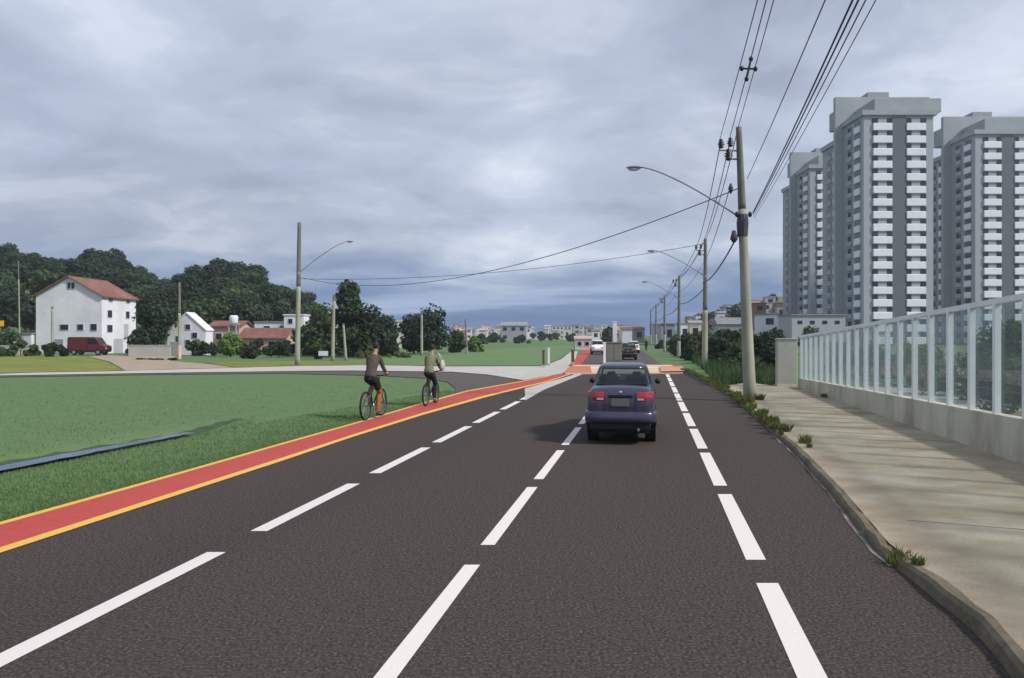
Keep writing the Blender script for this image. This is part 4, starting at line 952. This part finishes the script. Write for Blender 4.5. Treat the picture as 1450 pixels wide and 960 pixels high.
for i, px in enumerate((766, 700, 812, 785, 682, 740)):
    place_tree(px, (300, 260, 300, 360, 210, 230)[i], (468, 470, 471, 470, 472, 474)[i], (44, 34, 30, 30, 26, 30)[i], 'far_tree', 'dark low tree in the line across the far green field', 150 + i, M['leaf_dark'], 700, 7, 0.0, 0.6, group='trees across the far field')

# ------------------------------------------------------------------ cars
def sedan(label, loc, rz, paint, scale, detail=True, name='sedan', group=None):
    root = thing(name, label, 'car', loc, rz, group, scale)
    st = [(-2.22, .60, .50, .74), (-2.20, .74, .40, .84), (-2.14, .81, .33, .99), (-2.04, .845, .29, 1.045), (-1.75, .86, .26, 1.055), (-1.3, .865, .24, 1.03), (-.6, .865, .23, 1.0), (.2, .865, .23, .98), (.9, .86, .24, .96), (1.35, .85, .25, .90), (1.8, .82, .28, .83), (2.06, .75, .33, .76), (2.17, .62, .40, .66), (2.2, .5, .46, .58)]
    rings = []
    for y, w_, zb, zt in st:
        hh = [(.0, zb), (.55*w_, zb), (.86*w_, zb+.02), (.965*w_, zb+.10*(zt-zb)+.03), (w_, zb+.42*(zt-zb)), (.99*w_, zb+.68*(zt-zb)), (.955*w_, zb+.86*(zt-zb)), (.87*w_, zt-.03), (.72*w_, zt), (.4*w_, zt+.015), (.0, zt+.02)]
        rings.append([(a, y, b) for a, b in hh] + [(-a, y, b) for a, b in reversed(hh[1:-1])])
    mb = MB(); mb.loft(rings); body = mb.build('body', paint, root, smooth=True, fix=True)
    md = body.modifiers.new('sub', 'SUBSURF'); md.levels = 1; md.render_levels = 2
    lv = [(.94, -1.70, 1.05, .80), (1.0, -1.62, .96, .785), (1.12, -1.44, .78, .745), (1.25, -1.22, .56, .695), (1.36, -1.02, .36, .64), (1.405, -.90, .22, .60), (1.43, -.72, .02, .52), (1.437, -.5, -.2, .35)]
    def lp(z, ang, off=0.0):
        for (z0, a0, b0, w0), (z1, a1, b1, w1) in zip(lv, lv[1:]):
            if z <= z1 or z1 == lv[-1][0]:
                t = (z - z0) / (z1 - z0); break
        ya, yb, w_ = a0+(a1-a0)*t, b0+(b1-b0)*t, w0+(w1-w0)*t
        e = .42; sc = lambda v: math.copysign(abs(v) ** e, v)
        return Vector(((w_+off) * sc(math.cos(ang)), (ya+yb)/2 + ((yb-ya)/2+off) * sc(math.sin(ang)), z + off * .4))
    n = 40; angs = [2*math.pi*k/n for k in range(n)]
    zl = [.94, 1.0, 1.05, 1.12, 1.2, 1.28, 1.355, 1.405, 1.43, 1.437]
    wa = [(216, 324), (36, 144), (333, 360), (0, 27), (153, 207)]
    mb = MB(); i0 = 0; mb.v = [tuple(lp(z, a_)) for z in zl for a_ in angs]
    for j in range(len(zl) - 1):
        for k in range(n):
            am = (k + .5) * 9
            if 1.05 <= (zl[j] + zl[j+1]) / 2 <= 1.355 and any(p <= am <= q for p, q in wa): continue
            mb.f.append((j*n + k, j*n + (k+1) % n, (j+1)*n + (k+1) % n, (j+1)*n + k)); mb.m.append(0)
    mb.f.append(tuple((len(zl)-1)*n + k for k in range(n))); mb.m.append(0)
    cbn = mb.build('cabin', paint, root, smooth=True)
    sm = cbn.modifiers.new('thick', 'SOLIDIFY'); sm.thickness = .03; sm.offset = -1
    mb = MB(); mb.box((0, -1.30, 1.06), (1.30, .5, .03)); mb.build('parcel_shelf', M['plastic'], root)
    for sx in (-.36, .36):
        mb = MB(); mb.box((sx, -1.0, 1.10), (.56, .16, .22)); mb.build('rear_seat', M['plastic'], root, bevel=.04)
        mb = MB(); mb.box((sx, .05, 1.16), (.24, .09, .16)); mb.build('headrest', M['plastic'], root, bevel=.03)
    mb = MB(); mb.box((0, .75, 1.02), (1.3, .4, .06)); mb.build('dashboard', M['plastic'], root)
    def win(a0, a1, z0, z1, nm, m=M['carglass'], off=.006, trim=None):
        mb = MB(); nu, nv = 14, 6; i0 = len(mb.v)
        for j in range(nv+1):
            for k in range(nu+1):
                z = z0 + (z1-z0)*j/nv; mb.v.append(tuple(lp(z, a0+(a1-a0)*k/nu, off)))
        for j in range(nv):
            for k in range(nu):
                q = i0 + j*(nu+1) + k; mb.f.append((q, q+1, q+nu+2, q+nu+1)); mb.m.append(0)
        return mb.build(nm, m, root, smooth=True)
    win(R(270-55), R(270+55), 1.045, 1.36, 'rear_window')
    win(R(90-55), R(90+55), 1.045, 1.36, 'windscreen')
    for s_ in (0, 180):
        win(R(s_-28), R(s_-.5), 1.045, 1.36, 'side_window'); win(R(s_+.5), R(s_+28), 1.045, 1.36, 'side_window'); win(R(s_-1.2), R(s_+1.2), 1.045, 1.36, 'door_pillar', M['plastic'], .009)
    # rear details
    mb = MB()
    rr = [[(x, y, z) for x, y, z in [(-.80, -2.165+.0, .40), (.80, -2.165, .40), (.845, -1.98, .40), (-.845, -1.98, .40)]], ]
    bp = [(.0, -2.26), (.45, -2.255), (.70, -2.225), (.82, -2.13), (.868, -1.95), (.868, -1.80)]
    prof = [(.0, .42), (.03, .40), (.045, .47), (.035, .58), (.0, .61)]
    loop = [(-x, y) for x, y in reversed(bp[1:])] + bp
    def offp(k, d):
        a = Vector(loop[max(0, k-1)]); b = Vector(loop[min(len(loop)-1, k+1)]); t = (b-a).normalized(); return Vector(loop[k]) + Vector((t.y, -t.x)) * d
    rings = []
    for k in range(len(loop)):
        ring_ = []
        for d, z in prof + [(-.06, .60), (-.06, .42)]:
            q = offp(k, d); ring_.append((q.x, q.y, z))
        rings.append(ring_)
    mb.loft(rings); mb.build('rear_bumper', paint, root, smooth=True, fix=True)
    mb = MB(); mb.box((0, -2.13, .345), (1.50, .22, .13)); mb.build('bumper_skirt', M['plastic'], root, bevel=.02)
    mb = MB(); mb.box((0, -.1, .26), (1.45, 3.8, .12)); mb.build('underbody', M['plastic'], root)
    for s_ in (-1, 1):
        mb = MB(); rg = []
        for t in range(7):
            x = .40 + .43 * t / 6; y = -2.205 + (.0 if t < 3 else .012 * (t-2) ** 1.9)
            rg.append([(s_*x, y - .02, .80), (s_*x, y - .025, .87), (s_*x, y - .005 + .015, .955), (s_*x, y + .12, .955), (s_*x, y + .12, .80)])
        mb.loft(rg); mb.build('taillight', M['taillight'], root, smooth=False, fix=True, bevel=.008)
        mb = MB(); mb.box((s_*.50, -2.232, .835), (.16, .012, .035)); mb.build('reverse_light', M['reverse'], root)
        mr = MB(); mr.ball((0, 0, 0), (.085, .055, .062), 12, 8); mm = mr.build('wing_mirror', M['plastic'], root, loc=(s_*.955, .62, 1.02), smooth=True)
        for yy in (-.25, .55) if detail else ():
            mb = MB(); mb.box((s_*.868, yy - .35, .86), (.03, .16, .03)); mb.build('door_handle', M['plastic'], root, bevel=.006)
        mb = MB(); mb.box((s_*.866, -.1, .58), (.028, 2.0, .05)); mb.build('side_trim', M['plastic'], root, bevel=.006)
        mb = MB(); mb.box((s_*.55, 2.12, .70), (.34, .14, .13)); mb.build('headlight', M['lens'], root, bevel=.02)
    mb = MB(); mb.box((0, -2.232, .775), (.44, .02, .14)); mb.build('number_plate', M['plate'], root, bevel=.004)
    mb = MB(); mb.box((0, -2.222, .885), (.62, .03, .05)); mb.build('boot_trim', M['plastic'], root, bevel=.008)
    for s_ in (-1, 1):
        mb = MB(); mb.tube([(s_*.37, -2.222, .64), (s_*.375, -2.222, .80), (s_*.385, -2.195, .93)], .006, 5); mb.build('boot_seam', M['plastic'], root)
    mb = MB(); mb.ball((0, -2.222, .955), (.04, .012, .03), 10, 6); mb.build('badge', M['alloy'], root, smooth=True)
    mb = MB(); mb.tube([(.45, -2.25, .29), (.45, -2.0, .29)], .03, 10); mb.build('exhaust', M['steel'], root)
    for s_ in (-1, 1):
        for yy in (-1.38, 1.36):
            c = (s_*.755, yy, .31)
            mb = MB(); mb.ring((0, 0, 0), .235, .078, n=32, k=10, sq=1.25); wl = mb.build('wheel', M['rubber'], root, loc=c, smooth=True)
            mb = MB(); mb.disc((s_*.05, 0, 0), .20, .05, 28); mb.disc((s_*.08, 0, 0), .06, .03, 16)
            for q in range(5):
                a = 2*math.pi*q/5; mb.tube([(s_*.078, .05*math.cos(a), .05*math.sin(a)), (s_*.078, .185*math.cos(a), .185*math.sin(a))], .022, 6)
            mb.build('rim', M['alloy'], wl)
            mb = MB(); pts = [(s_*.868, yy + .36*math.cos(t), .31 + .36*math.sin(t)) for t in [math.pi*k/16 for k in range(17)]]; mb.tube(pts, .02, 6); mb.build('wheel_arch', M['plastic'], root, smooth=True)
            mb = MB(); mb.tube([(s_*.60, yy, .31), (s_*.872, yy, .31)], .345, 28); mb.build('wheel_well', M['plastic'], root)
    return root
# main car: rear tyre line at about 15.6 m
cpos = G(880, 624); cc = cpos + RD * 1.55
sedan('dark blue sedan seen from behind, driving in the middle lane', cc, RZ, M['carblue'], (0.81, 1.0, 1.115))
p_ = G(889.5, 510); sedan('dark sedan ahead beyond the crossing on the far road', p_ + RD * 2, RZ, M['cardark'], (0.86, 1.0, 1.1), False)
p_ = G(846, 501.5); sedan('white oncoming car on the left of the far road', p_, RZ + math.pi + .1, M['carwhite'], (0.95, 1.0, 1.2), False)
p_ = G(897, 500); sedan('pale car far ahead right of the dark sedan', p_, RZ, M['carwhite'], (0.9, 1.0, 1.1), False)
# red van by the house
def van():
    root = thing('red_van', 'dark red van parked in front of the white gabled house', 'van', B(127, 87, 0), 0.06)
    pr = [(-2.1, .35), (2.05, .35), (2.15, .6), (2.1, 1.05), (1.55, 1.25), (1.05, 2.0), (.8, 2.1), (-2.0, 2.1), (-2.12, 1.9)]
    def ring_(y, s_): return [(x, y, z) for x, z in pr]
    mb = MB(); mb.loft([[(x*.985, -.86, z) for x, z in pr], [(x, -.80, z) for x, z in pr], [(x, .80, z) for x, z in pr], [(x*.985, .86, z) for x, z in pr]]); mb.build('body', M['carred'], root, fix=True)
    mb = MB(); mb.face([(.25, -.868, 1.3), (1.35, -.868, 1.3), (.98, -.868, 1.92), (.25, -.868, 1.92)]); mb.build('side_window', M['carglass'], root)
    mb = MB(); mb.face([(-1.8, -.868, 1.3), (-.1, -.868, 1.3), (-.1, -.868, 1.9), (-1.8, -.868, 1.9)]); mb.build('side_window', M['carred'], root)
    mb = MB(); mb.face([(1.56, -.7, 1.27), (1.56, .7, 1.27), (1.085, .66, 1.98), (1.085, -.66, 1.98)]); mb.build('windscreen', M['carglass'], root)
    mb = MB(); mb.box((.12, -.868, 1.2), (.05, .02, 1.5)); mb.build('door_pillar', M['plastic'], root)
    mb = MB(); mb.box((0, -.872, .5), (3.9, .03, .16)); mb.build('side_trim', M['plastic'], root)
    for x in (-1.35, 1.35):
        for y in (-.78, .78):
            mb = MB(); mb.tube([(0, -.1, 0), (0, .1, 0)], .34, 20); wl = mb.build('wheel', M['rubber'], root, loc=(x, y, .34))
            mb = MB(); mb.tube([(0, -.115, 0), (0, .115, 0)], .18, 16); mb.build('rim', M['alloy'], wl)
    mb = MB(); mb.box((2.13, -.6, .8), (.06, .25, .18)); mb.build('headlight', M['lens'], root)
    mb = MB(); mb.box((-2.12, -.75, 1.0), (.05, .12, .4)); mb.build('taillight', M['taillight'], root)
van()

# ------------------------------------------------------------------ far street furniture
def column(px, f, ty, w_, m, label, name, cat, cap=True):
    h_ = H + (HY - ty) / F * f; r = thing(name, label, cat, B(px, f))
    mb = MB(); mb.box((0, 0, h_/2), (w_, w_*.8, h_)); mb.build('shaft', m, r, bevel=.01)
    mb = MB(); mb.box((0, 0, .1), (w_*1.35, w_*1.2, .2)); mb.build('base', M['side_conc'], r)
    if cap:
        mb = MB(); mb.box((0, 0, h_ + .04), (w_*1.15, w_*.95, .08)); mb.build('cap', m, r)
column(870.5, 66, 456, .36, M['wwhite'], 'tall white pylon beside the dark round tree on the far road', 'white_pylon', 'pylon')
column(856, 50, 486, .16, M['wwhite'], 'slim white post at the crossing left of the grey cabinet', 'white_post', 'post')
column(811, 58, 497, .22, M['wood'], 'dark brown wooden bollard post at the end of the red cycle lane', 'wooden_post', 'post')
column(769.5, 52, 497, .15, M['wood'], 'short brown post on the footway left of the cycle lane', 'wooden_post', 'post')
column(777, 55, 494, .16, M['wwhite'], 'slim white post right of the short brown post', 'white_post', 'post')
cb = thing('roadside_cabinet', 'grey roadside cabinet between the crossing and the far car', 'cabinet', B(868.5, 60))
mb = MB(); mb.box((0, 0, .85), (1.3, .6, 1.6)); mb.build('housing', M['cab'], cb, bevel=.02)
mb = MB(); mb.box((0, 0, 1.69), (1.4, .7, .08)); mb.build('roof', M['cab'], cb)
mb = MB(); mb.box((0, 0, .06), (1.35, .65, .12)); mb.build('plinth', M['side_conc'], cb)
for s_ in (-.31, .31):
    mb = MB(); mb.box((s_, -.31, .9), (.56, .03, 1.3)); mb.build('door', M['cab'], cb)
house('roadside_kiosk', 'pale cream kiosk with two dark windows beside the red lane far ahead', B(826, 120), 2.6, 2.4, 1.7, 2.1, M['wcream'], M['wpink'], [('f', -.6, 1.0, .6, .6), ('f', .6, 1.0, .6, .6)], axis='x', cat='kiosk', over=.15)

# ------------------------------------------------------------------ people and bicycles
def skinmesh(name, verts, edges, radii, m, parent, lev=2):
    me = bpy.data.meshes.new(name); me.from_pydata([tuple(v) for v in verts], edges, []); o = bpy.data.objects.new(name, me); COL.objects.link(o)
    md = o.modifiers.new('skin', 'SKIN'); md.use_smooth_shade = True; sb = o.modifiers.new('sub', 'SUBSURF'); sb.levels = lev; sb.render_levels = lev
    for i, r in enumerate(radii):
        me.skin_vertices[0].data[i].radius = r if hasattr(r, '__len__') else (r, r)
    me.skin_vertices[0].data[0].use_root = True
    dg = bpy.context.evaluated_depsgraph_get(); dg.update()
    nm = bpy.data.meshes.new_from_object(o.evaluated_get(dg)); nm.name = name; nm.materials.clear(); nm.materials.append(m)
    nm.polygons.foreach_set('use_smooth', [True] * len(nm.polygons))
    bpy.data.objects.remove(o); q = bpy.data.objects.new(name, nm); COL.objects.link(q); q.parent = parent; return q
def bicycle(label, loc, rz, group=None):
    r = thing('bicycle', label, 'bicycle', loc, rz, group)
    for y in (-.52, .54):
        mb = MB(); mb.ring((0, 0, 0), .315, .026, n=36, k=8); wl = mb.build('wheel', M['rubber'], r, loc=(0, y, .34), smooth=True)
        mb = MB()
        for q in range(14):
            a = 2*math.pi*q/14; mb.tube([(.02*(-1)**q, 0, 0), (0, .30*math.cos(a), .30*math.sin(a))], .0035, 4)
        mb.tube([(-.05, 0, 0), (.05, 0, 0)], .025, 8); mb.ring((0, 0, 0), .295, .011, n=36, k=5); mb.build('spokes', M['chrome'], wl)
    bb = (0, -.07, .29); st = (0, -.20, .80); ht = (0, .38, .86); hb = (0, .42, .72)
    mb = MB()
    for a, b, q in [(bb, st, .018), (st, ht, .016), (bb, hb, .02), (ht, hb, .02)]: mb.tube([a, b], q, 8)
    for s_ in (-1, 1):
        mb.tube([(s_*.02, bb[1], bb[2]), (s_*.06, -.52, .34)], .011, 6); mb.tube([(s_*.02, st[1], st[2]-.05), (s_*.06, -.52, .34)], .010, 6); mb.tube([(s_*.03, hb[1], hb[2]), (s_*.055, .54, .34)], .014, 6)
    mb.build('frame', M['bikeframe'], r, smooth=True)
    mb = MB(); mb.tube([(0, -.20, .80), (0, -.225, .93)], .014, 8); mb.ball((0, -.23, .95), (.085, .14, .035), 12, 7, f=lambda d: 1 - .35 * max(0, d[1])); mb.build('saddle', M['plastic'], r, smooth=True)
    mb = MB(); mb.tube([(0, .385, .86), (0, .37, 1.0)], .014, 8); mb.tube([(-.29, .30, 1.05), (-.2, .38, 1.03), (0, .40, 1.0), (.2, .38, 1.03), (.29, .30, 1.05)], .013, 8); mb.build('handlebar', M['plastic'], r, smooth=True)
    mb = MB(); mb.ring((.05, bb[1], bb[2]), .085, .008, n=24, k=5); mb.tube([(.07, bb[1], bb[2]), (.09, bb[1]+.05, bb[2]-.16)], .011, 6); mb.tube([(-.07, bb[1], bb[2]), (-.09, bb[1]-.05, bb[2]+.16)], .011, 6)
    mb.box((.15, bb[1]+.05, bb[2]-.16), (.11, .09, .025)); mb.box((-.15, bb[1]-.05, bb[2]+.16), (.11, .09, .025)); mb.build('crank', M['chrome'], r)
    return r
def remeshed(name, mb, m, parent, vox, smooth=4):
    o = mb.build(name, m); md = o.modifiers.new('r', 'REMESH'); md.mode = 'VOXEL'; md.voxel_size = vox; md.use_smooth_shade = True
    if smooth: sm_ = o.modifiers.new('s', 'SMOOTH'); sm_.factor = .5; sm_.iterations = smooth
    dg = bpy.context.evaluated_depsgraph_get(); dg.update()
    nm = bpy.data.meshes.new_from_object(o.evaluated_get(dg)); nm.name = name; nm.materials.clear(); nm.materials.append(m)
    nm.polygons.foreach_set('use_smooth', [True] * len(nm.polygons)); bpy.data.objects.remove(o)
    q = bpy.data.objects.new(name, nm); COL.objects.link(q); q.parent = parent; return q
def curve(pts, rad, k=6):
    P_ = [Vector(p) for p in pts]; out = []; rr = []
    for i in range(len(P_) - 1):
        p0, p1, p2, p3 = P_[max(0, i-1)], P_[i], P_[i+1], P_[min(len(P_)-1, i+2)]
        for j in range(k):
            t = j / k; out.append(.5 * ((2*p1) + (p2-p0)*t + (2*p0-5*p1+4*p2-p3)*t*t + (3*p1-p0-3*p2+p3)*t**3)); rr.append(rad[i] + (rad[i+1]-rad[i]) * t)
    return out + [P_[-1]], rr + [rad[-1]]
def rider(label, loc, rz, shirt, trousers, hip, sleeves=True, lean=0.0, long_=True):
    r = thing('person', label, 'person', loc, rz)
    torso = [(Vector((0, -.215, .98)), .155, .115), (Vector((0, -.20, 1.06)), .16, .12), (Vector((0, -.15, 1.18)), .138, .105), (Vector((0, -.06 + lean*.4, 1.34)), .162, .115), (Vector((0, .03 + lean*.8, 1.46)), .165, .105), (Vector((0, .085 + lean, 1.54)), .10, .08), (Vector((0, .115 + lean, 1.585)), .06, .06)]
    sh = Vector((0, .045 + lean*.8, 1.465)); hd = Vector((0, .185 + lean, 1.745))
    def eloft(mb, rows, g=0.0):
        rg = []
        for c, rx, ry in rows:
            rg.append([(c.x + (rx+g)*math.cos(2*math.pi*k/20), c.y + (ry+g)*math.sin(2*math.pi*k/20)*.97, c.z - .25*(ry+g)*math.sin(2*math.pi*k/20)) for k in range(20)])
        mb.loft(rg)
    feet = {1: Vector((.12, .0, .17)), -1: Vector((-.12, -.10, .47))}; knees = {1: Vector((.125, .14, .60)), -1: Vector((-.125, .23, .82))}
    def leg(s_, g, end=1.0):
        h_ = Vector((s_*.085, -.19, .985)); k, f_ = knees[s_], feet[s_]; an = k.lerp(f_, end)
        return curve([h_, h_.lerp(k, .5) + Vector((s_*.01, .015, .01)), k, k.lerp(an, .4) + Vector((0, -.03, 0)), an], [.098 + g, .082 + g, .058 + g, .056 + g, .038 + g + (.02 if g else 0)])
    def arm(s_, g, end=1.0):
        a0 = sh + Vector((s_*.165, 0, .0)); a1 = Vector((s_*.225, .14 + lean*.5, 1.25)); a2 = Vector((s_*.27, .285, 1.085)); e = a1.lerp(a2, end)
        return curve([a0, a0.lerp(a1, .5) + Vector((s_*.012, 0, 0)), a1, e], [.058 + g, .049 + g, .041 + g, (.041 + (.029 - .041) * end) + g])
    mb = MB(); eloft(mb, torso)
    nk = curve([(0, .095 + lean, 1.55), (0, .13 + lean, 1.62), (0, hd.y - .03, 1.69)], [.062, .055, .056]); mb.tube(*nk, 14)
    mb.ball(tuple(hd), (.076, .096, .118), 20, 14, f=lambda d: 1 - .16 * max(0, -d[2]) * (1 if d[1] > 0 else .5))
    mb.tube([hd + Vector((0, .088, .02)), hd + Vector((0, .112, -.022)), hd + Vector((0, .09, -.035))], [.009, .017, .013], 8); mb.ball((0, hd.y + .086, hd.z - .066), (.026, .012, .010), 8, 5); mb.ball((0, hd.y + .075, hd.z - .098), (.028, .02, .018), 8, 6)
    for s_ in (-1, 1):
        mb.ball((s_*.078, hd.y - .008, hd.z - .005), (.014, .024, .034), 8, 6)
        mb.ball((s_*.165, sh.y, sh.z), (.062, .06, .06), 10, 8); mb.tube(*arm(s_, 0), 12); mb.tube(*leg(s_, 0), 14); f_ = feet[s_]
        mb.tube([f_ + Vector((0, -.05, -.05)), f_ + Vector((0, .04, -.05)), f_ + Vector((0, .16, -.075))], [.036, .038, .024], 10)
        hx, hy, hz = s_*.28, .315, 1.072; mb.tube([(s_*.272, .285, 1.085), (hx, hy + .02, hz + .004)], [.028, .034], 10); mb.ball((hx, hy + .01, hz), (.042, .048, .021), 10, 6)
        for q in range(4):
            x = hx + (q - 1.5) * .0225; L_ = (.9, 1.05, 1.0, .8)[q]
            mb.tube([(x, hy + .03, hz + .006), (x, hy + .03 + .034*L_, hz + .002), (x, hy + .03 + .042*L_, hz - .028*L_), (x, hy + .028, hz - .044)], [.0105, .010, .0095, .009], 7)
        mb.tube([(hx - s_*.03, hy - .01, hz), (hx - s_*.058, hy + .02, hz - .012), (hx - s_*.05, hy + .05, hz - .03)], [.013, .011, .010], 7)
    remeshed('body', mb, M['skin'], r, .0065, 2)
    for s_ in (-1, 1):
        mb = MB(); mb.ball((s_*.030, hd.y + .083, hd.z + .014), (.012, .009, .008), 8, 6); mb.build('eye', M['hair'], r, smooth=True)
    mb = MB(); mb.ball((0, hd.y - .012, hd.z + .018), (.088, .106, .118), 20, 14, f=lambda d: .82 if (d[1] > .45 and d[2] < .5) else (.86 if d[2] < -.62 else 1.0)); mb.build('hair', M['hair'], r, smooth=True)
    mb = MB(); eloft(mb, torso[0:6], .016)
    for s_ in (-1, 1):
        mb.ball((s_*.165, sh.y, sh.z), (.076, .074, .074), 10, 8); mb.tube(*arm(s_, .015, .75 if sleeves else .05), 12)
    remeshed('shirt', mb, shirt, r, .012, 3)
    mb = MB(); mb.ball((0, -.205, 1.0), (.165, .13, .10), 18, 10)
    for s_ in (-1, 1): mb.tube(*leg(s_, .014, .9 if long_ else .35), 14)
    remeshed('trousers', mb, trousers, r, .012, 3)
    if hip is not None:
        mb = MB(); mb.ball((0, -.208, 1.01), (.178, .143, .11), 18, 10)
        for s_ in (-1, 1):
            a_, b_ = leg(s_, .028); mb.tube(a_[:9], b_[:9], 14)
        remeshed('shorts', mb, hip, r, .014, 3)
    for s_ in (-1, 1):
        f_ = feet[s_]; mb = MB(); mb.ball((f_.x, f_.y + .05, f_.z - .055), (.05, .14, .052), 12, 8, f=lambda d: .85 if d[2] < -.4 else 1); mb.build('shoe', M['black_cloth'], r, smooth=True)
    return r
c1 = G(529, 592); bicycle('dark bicycle under the nearer cyclist in orange trousers', c1, RZ).scale = (1.12,) * 3
rider('nearer cyclist in brown grey shirt and orange trousers on the red lane', c1, RZ, M['shirt_brown'], M['orange'], M['black_cloth']).scale = (0.92, 1.08, 1.10)
c2 = G(610, 573); bicycle('dark bicycle under the farther cyclist in black trousers', c2, RZ).scale = (1.05,) * 3
rider('farther cyclist in black trousers and pale lime shirt on the red lane', c2, RZ, M['shirt_lime'], M['black_cloth'], None, True, .02).scale = (0.90, 1.03, 1.04)
bgp = c2 + RP * .36 + RD * .1
bgr = thing('shoulder_bag', 'white shoulder bag hanging at the right side of the farther cyclist', 'bag', bgp + Vector((0, 0, 1.15)), RZ)
mb = MB(); mb.ball((0, 0, .12), (.07, .17, .17), 12, 9, f=lambda d: 1.1 if d[2] < 0 else 1); mb.build('pouch', M['bag'], bgr, smooth=True)
mb = MB(); mb.tube([(0, -.12, .22), (-.08, -.05, .42), (-.16, 0, .52), (-.08, .06, .42), (0, .12, .22)], .014, 6); mb.build('strap', M['bag'], bgr, smooth=True)
def walker(label, loc, rz, top, low):
    r = thing('person', label, 'person', loc, rz)
    V = [(0, 0, .95), (0, 0, 1.15), (0, 0, 1.40), (0, 0, 1.50), (0, .01, 1.56)]; Ra = [(.15, .11), (.14, .10), (.17, .11), .07, .06]; E = [(0, 1), (1, 2), (2, 3), (3, 4)]
    for s_ in (-1, 1):
        i = len(V); V += [(s_*.2, 0, 1.40), (s_*.25, -.03, 1.12), (s_*.26, .05*s_, .86), (s_*.26, .06*s_, .76)]; Ra += [.06, .05, .035, .03]; E += [(2, i), (i, i+1), (i+1, i+2), (i+2, i+3)]
        i = len(V); V += [(s_*.1, 0, .88), (s_*.1, .08*s_, .48), (s_*.1, .12*s_, .08), (s_*.1, .12*s_ + .14, .03)]; Ra += [.09, .065, .045, .03]; E += [(0, i), (i, i+1), (i+1, i+2), (i+2, i+3)]
    b = skinmesh('body', V, E, Ra, top, r)
    mb = MB(); mb.ball((0, .01, 1.66), (.08, .1, .12), 12, 9); mb.ball((0, .11, 1.65), .02, 6, 5); mb.build('head', M['skin'], r, smooth=True)
    mb = MB(); mb.ball((0, -.01, 1.685), (.09, .105, .115), 12, 9, f=lambda d: .75 if d[1] > .4 and d[2] < .5 else 1); mb.build('hair', M['hair'], r, smooth=True)
    V = [(0, 0, .97)]; Ra = [(.165, .125)]; E = []
    for s_ in (-1, 1):
        i = len(V); V += [(s_*.1, 0, .86), (s_*.1, .08*s_, .48), (s_*.1, .12*s_, .10)]; Ra += [.105, .08, .06]; E += [(0, i), (i, i+1), (i+1, i+2)]
    skinmesh('trousers', V, E, Ra, low, r)
walker('distant pedestrian in dark clothes walking at the right edge of the far road', B(915, 112), RZ, M['black_cloth'], M['black_cloth'])

hz_ = MB(); hz_.box((0, 510, 38), (1900, 1120, 82))
ho = hz_.build('haze', None); ho.data.materials.clear(); hm = bpy.data.materials.new('haze_air'); hm.use_nodes = True
hm.node_tree.nodes.remove(hm.node_tree.nodes['Principled BSDF']); pv = hm.node_tree.nodes.new('ShaderNodeVolumePrincipled')
pv.inputs['Color'].default_value = (0.80, 0.87, 0.97, 1); pv.inputs['Density'].default_value = 0.00032; pv.inputs['Anisotropy'].default_value = 0.2
hm.node_tree.links.new(pv.outputs[0], hm.node_tree.nodes['Material Output'].inputs['Volume']); ho.data.materials.append(hm)
tag(ho, 'thin pale haze hanging over the far city and hills', 'haze', kind='stuff')
# ------------------------------------------------------------------ render settings
S.render.engine = 'CYCLES'; S.cycles.use_denoising = True; S.cycles.max_bounces = 6; S.cycles.transparent_max_bounces = 16
